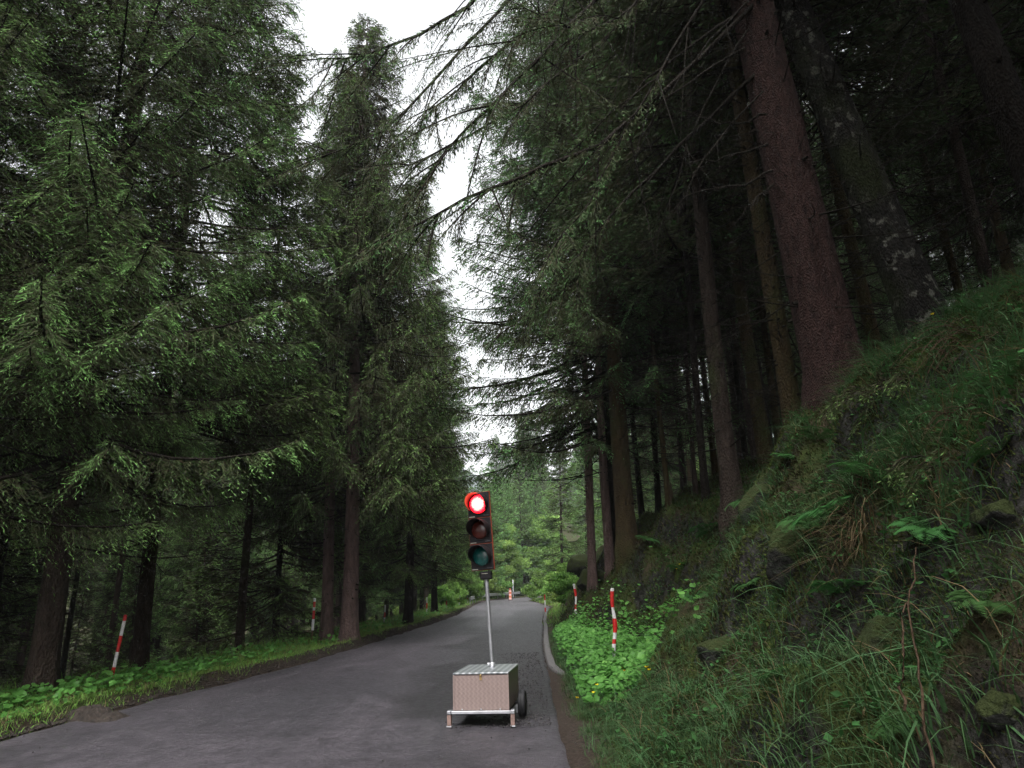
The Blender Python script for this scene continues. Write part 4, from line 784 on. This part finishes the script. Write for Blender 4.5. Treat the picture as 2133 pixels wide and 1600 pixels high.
pole(1281, 1370, 13.6, 1.38, [(.10, 'r'), (.30, 'w'), (.36, 'r'), (.44, 'w'), (.62, 'r'), (.76, 'w'), (.97, 'r'), (1, 'w')], 'crooked peeling red and white pole among the bright leaves on the right', (.03, 0), .036, warp=.020, seed=9)
pole(1201, 1280, 24, .98, [(.2, 'w'), (.35, 'r'), (.60, 'w'), (.85, 'r'), (1, 'w')], 'second right pole with bent pale tip farther along the bank', (-.02, 0), .036, warp=.02, seed=10)
pole(1135, 1250, 42, 1.0, [(.3, 'r'), (.7, 'w'), (1, 'r')], 'faint far pole against the bright shrubs on the right roadside', (0, 0), .045, seed=11)

# ------------------------------------------------------------------ orange beacon, crash barrier, far post
e = empty('warning_beacon', (*bear(1063, 79, 1248), float(rise(79)) + .02), scale=(.72, .72, .78)); tag(e, 'orange and pink striped warning beacon standing in the lane at the far bend', 'beacon')
g = G(); box(g, -.35, .35, -.2, .2, 0, .1, 0, .02); g.build('foot', [M['rubber']], e)
g = G(); th = [.1, .35, .6, .85, 1.1, 1.38]
for i in range(5): box(g, -.19, .19, -.02 - .0005 * i, .02, th[i], th[i + 1], i % 2)
g.build('board', [simple('faded pink white', (.75, .45, .42), .5), M['orange']], e)
g = G(); lathe(g, [(.001, 1.38), (.09, 1.38), (.10, 1.46), (.07, 1.55), (.001, 1.57)], n=14); g.build('lamp', [M['orange']], e)
pts_g = [(61, Le(61) - .15), (67, Le(67) - .15), (73, Le(73) - .15), (79, Le(79) - .15), (86, Le(86) - .15), (93, Le(93) - .15)]
e = empty('crash_barrier', (pts_g[0][1], 61, float(rise(61)))); tag(e, 'galvanised steel crash barrier round the far left bend', 'crash barrier'); yy = np.linspace(61, 95, 60); xx = Le(yy) - .15; zz = rise(yy)
prof = [(0, .46), (.05, .50), (.05, .56), (0, .61), (.05, .66), (.05, .72), (0, .76)]; Vv = np.stack([np.stack([xx + a - pts_g[0][1], yy - 61, zz + b - float(rise(61))], -1) for a, b in prof], 1); k = len(prof)
jj = (np.arange(59)[:, None] * k + np.arange(k - 1)[None]).reshape(-1); g = G(); g.add(Vv, np.stack([jj, jj + 1, jj + k + 1, jj + k], 1), 0); g.build('rail', [M['alu']], e)
for q in range(0, 60, 7):
    g = G(); box(g, -.05, .0, -.05, .05, -.1, .72); o = g.build('post', [M['steel']], e); o.location = (xx[q] - pts_g[0][1] - .01, yy[q] - 61, zz[q] - float(rise(61)))
x, y = bear(1069, 92, 1235); e = empty('grey_post', (x, y, float(ground_h(x, y)))); tag(e, 'thin grey post behind the orange beacon', 'post'); g = G(); lathe(g, [(.09, 0), (.08, 2.2), (.001, 2.25)], n=10); g.build('shaft', [M['steel']], e); g = G(); box(g, -.11, .11, -.11, .11, 0, .12); g.build('base', [M['concrete']], e)

# ------------------------------------------------------------------ portable traffic light
TL = empty('traffic_light', (-.465, 8.70, float(rise(8.7)) + .012), (0, 0, math.radians(-6.5)))
tag(TL, 'portable traffic light showing red, on a checker plate trailer box standing in the road', 'traffic light')
W, Dp, Z0, Z1 = .322, 1.0, .165, .548
g = G(); box(g, -W, W, 0, Dp, Z0, Z1, 0, .006); bx_ = g.build('battery_box', [M['plate']], TL)
g = G(); box(g, -W - .006, W + .006, -.006, Dp + .006, Z1 + .002, Z1 + .02, 0, .004); lid = g.build('lid', [M['lid']], bx_)
g = G(); lathe(g, [(.001, -.026), (.011, -.026), (.013, -.012), (.013, -.004)], 'y', (.0, 0, Z1 - .01), n=14); box(g, -.014, .014, -.008, -.003, Z1 - .06, Z1 - .02); g.build('lock', [M['brass']], bx_)
for rx_ in (-.22, .0, .22):
    g = G(); lathe(g, [(.001, -.010), (.006, -.009), (.009, -.003), (.009, 0)], 'y', (rx_, 0, Z0 + .012), n=12); g.build('rivet', [M['alu']], bx_)
g = G(); box(g, -W - .002, W + .002, -.002, -.0005, Z1 - .008, Z1 - .004); g.build('lid_seam', [M['black']], bx_)
g = G()
for sx_ in (-W + .003, W - .003): box(g, sx_ - .007, sx_ + .007, -.009, -.001, Z0 + .004, Z1 - .004)
g.build('edge_trim', [M['plate']], bx_)
g = G(); box(g, -W - .018, W + .022, -.045, -.012, Z0 - .030, Z0 + .002, 0, .004); g.build('crossbar', [M['alu']], TL)
g = G(); box(g, -W - .066, -W - .018, -.06, .03, Z0 - .032, Z0 + .008, 0, .008); g.build('leg_bracket', [M['steel']], TL); g = G(); box(g, W + .022, W + .07, -.06, .03, Z0 - .032, Z0 + .012, 0, .008); g.build('leg_bracket', [M['steel']], TL)
for sx_, tp in ((-W - .042, .0), (W + .045, .006)):
    g = G(); box(g, sx_ - .024, sx_ + .024, -.05, .01, .014, Z0 - .034 + tp, 0, .006); lg = g.build('leg', [M['leg']], TL)
    g = G(); box(g, sx_ - .032, sx_ + .032, -.06, .02, 0, .013, 0, .004); g.build('foot_pad', [M['steel']], lg)
g = G(); box(g, -W + .02, W - .02, .02, Dp - .02, Z0 - .05, Z0 - .004, 0); lathe(g, [(.016, -W + .02), (.016, W + .08)], 'x', (0, .62, Z0 - .0), n=12); g.build('chassis', [M['black']], TL)
for hx, nm in ((W + .085, 0), (-W + .02 + .0, 1)):
    yy_ = .62 if nm == 0 else Dp + .10
    g = G(); lathe(g, [(.09, -.04), (.13, -.045), (.148, -.034), (.153, -.012), (.147, -.010), (.147, -.004), (.153, -.002), (.153, .012), (.148, .034), (.13, .045), (.09, .04)], 'x', (0, 0, 0), n=36); wh = g.build('wheel', [M['rubber']], TL, (hx, yy_, .153))
    g = G(); lathe(g, [(.001, -.03), (.05, -.035), (.06, -.02), (.09, -.036), (.092, .036), (.06, .02), (.05, .035), (.001, .03)], 'x', (0, 0, 0), n=28); g.build('rim', [M['steel']], wh)
if True:
    g = G(); box(g, W + .005, W + .04, .56, .68, .05, .14, 0, .01); g.build('axle_bracket', [M['steel']], TL)
PX, PY = .040, .66
MA = empty('mast', (PX, PY, Z1 + .02), (0, math.radians(-3.0), 0)); MA.parent = TL
MA.name = 'mast_assembly'
def madd(g, name, mats, parent=None): return g.build(name, mats, parent or TL)
# everything on the mast is authored in mast space, then moved into trailer space so that it is a direct child of the thing
def mast_xf(o):
    o.matrix_basis = MA.matrix_basis @ o.matrix_basis; return o
g = G(); lathe(g, [(.026, 0), (.026, 1.15)], n=20); mast_xf(madd(g, 'pole', [M['steel']]))
g = G(); lathe(g, [(.036, 0), (.036, .05), (.027, .055)], n=20); box(g, -.06, -.03, -.02, .02, .02, .05, 0, .004); mast_xf(madd(g, 'pole_socket', [M['alu']]))
g = G(); box(g, -.075, .075, -.055, .055, 1.055, 1.155, 0, .012); cb = mast_xf(madd(g, 'clamp', [M['black']])); g = G(); box(g, -.05, .03, -.060, -.056, 1.125, 1.131); g.build('clamp_edge', [M['mark']], cb)
HZ, MH, HW = 1.17, .338, .158
HD = Matrix.Translation((-.025, 0, 0)) @ Matrix.Rotation(math.radians(-9), 4, 'Z')
def head_xf(o): o.matrix_basis = MA.matrix_basis @ HD @ o.matrix_basis; return o
g = G(); box(g, -HW, HW, -.04, -.01, HZ, HZ + 3 * MH, 0, .006); hb = head_xf(madd(g, 'signal_housing', [M['housing']])); g = G(); box(g, -HW + .012, HW - .03, -.008, .09, HZ + .01, HZ + 3 * MH - .01, 0, .02); g.build('rear_shell', [M['black']], hb)
for i in range(3):
    z0 = HZ + i * MH; g = G(); box(g, -HW + .006, HW - .006, -.052, -.041, z0 + .006, z0 + MH - .006, 0, .004); g.build('module_door', [M['black']], hb)
    zc = z0 + MH * .53
    g = G(); box(g, -HW + .015, -HW + .095, -.0545, -.0525, z0 + .012, z0 + .022); g.build('print_mark', [M['mark']], hb)
    g = G()
    for q in range(6): box(g, HW - .095 + q * .012, HW - .088 + q * .012, -.0545, -.0525, z0 + .022, z0 + .029)
    g.build('print_mark', [simple('dim grey print', (.12, .11, .12), .6)], hb)
    g = G(); a_ = np.linspace(0, 1, 9); prof = [(.122 * math.cos(v * PI / 2) + .0005, -.055 - .045 * math.sin(v * PI / 2)) for v in a_]; lathe(g, prof, 'y', (0, 0, 0), n=40)
    g.build('lens', [[M['lens_green'], M['lens_amber'], M['lens_red']][i]], hb, (0, 0, zc))
    g = G(); lathe(g, [(.123, -.050), (.136, -.054), (.137, -.064), (.127, -.066), (.1225, -.058)], 'y', (0, 0, 0), n=40); g.build('lens_ring', [M['black']], hb, (0, 0, zc))
    # visor: open below, longer at the top
    n_ = 36; th = np.linspace(math.radians(-38), math.radians(218), n_); Lv = .21 * (.42 + .58 * np.clip(np.sin(th) + .35, 0, 1) ** .5); f_ = np.linspace(0, 1, 5); rr_ = .138
    O = np.stack([np.stack([rr_ * (1 - .03 * q) * np.cos(th), -.055 - Lv * q, rr_ * (1 - .03 * q) * np.sin(th)], -1) for q in f_]); I = O.copy(); I[..., 0] *= .975; I[..., 2] *= .975
    g = G(); jj = (np.arange(4)[:, None] * n_ + np.arange(n_ - 1)[None]).reshape(-1); q4 = np.stack([jj, jj + 1, jj + n_ + 1, jj + n_], 1); g.add(O.reshape(-1, 3), q4, 0, sm=True); g.add(I.reshape(-1, 3), q4[:, ::-1], 0, sm=True)
    rimV = np.stack([O[-1], I[-1]], 1).reshape(-1, 3); j = np.arange(n_ - 1) * 2; g.add(rimV, np.stack([j, j + 2, j + 3, j + 1], 1), 0); g.build('visor', [M['visor']], hb, (0, 0, zc))
bpy.data.objects.remove(MA)
hz = bpy.data.materials.new('thin mist'); hz.use_nodes = True; t = hz.node_tree; t.nodes.clear()
pv = t.nodes.new('ShaderNodeVolumePrincipled'); pv.inputs['Density'].default_value = .00042; pv.inputs['Color'].default_value = (.88, .93, .97, 1); pv.inputs['Anisotropy'].default_value = .2
ou = t.nodes.new('ShaderNodeOutputMaterial'); t.links.new(pv.outputs[0], ou.inputs['Volume'])
zmin = float(min(ZZ.min(), MZ.min())) - 1; zmax = float(max(ZZ.max(), MZ.max())) + 40
g = G(); box(g, -760, 760, -80, 960, zmin, zmax); tag(g.build('haze', [hz]), kind='stuff')
print('objects', len(bpy.data.objects), 'tris approx', sum(len(m_.polygons) for m_ in bpy.data.meshes))
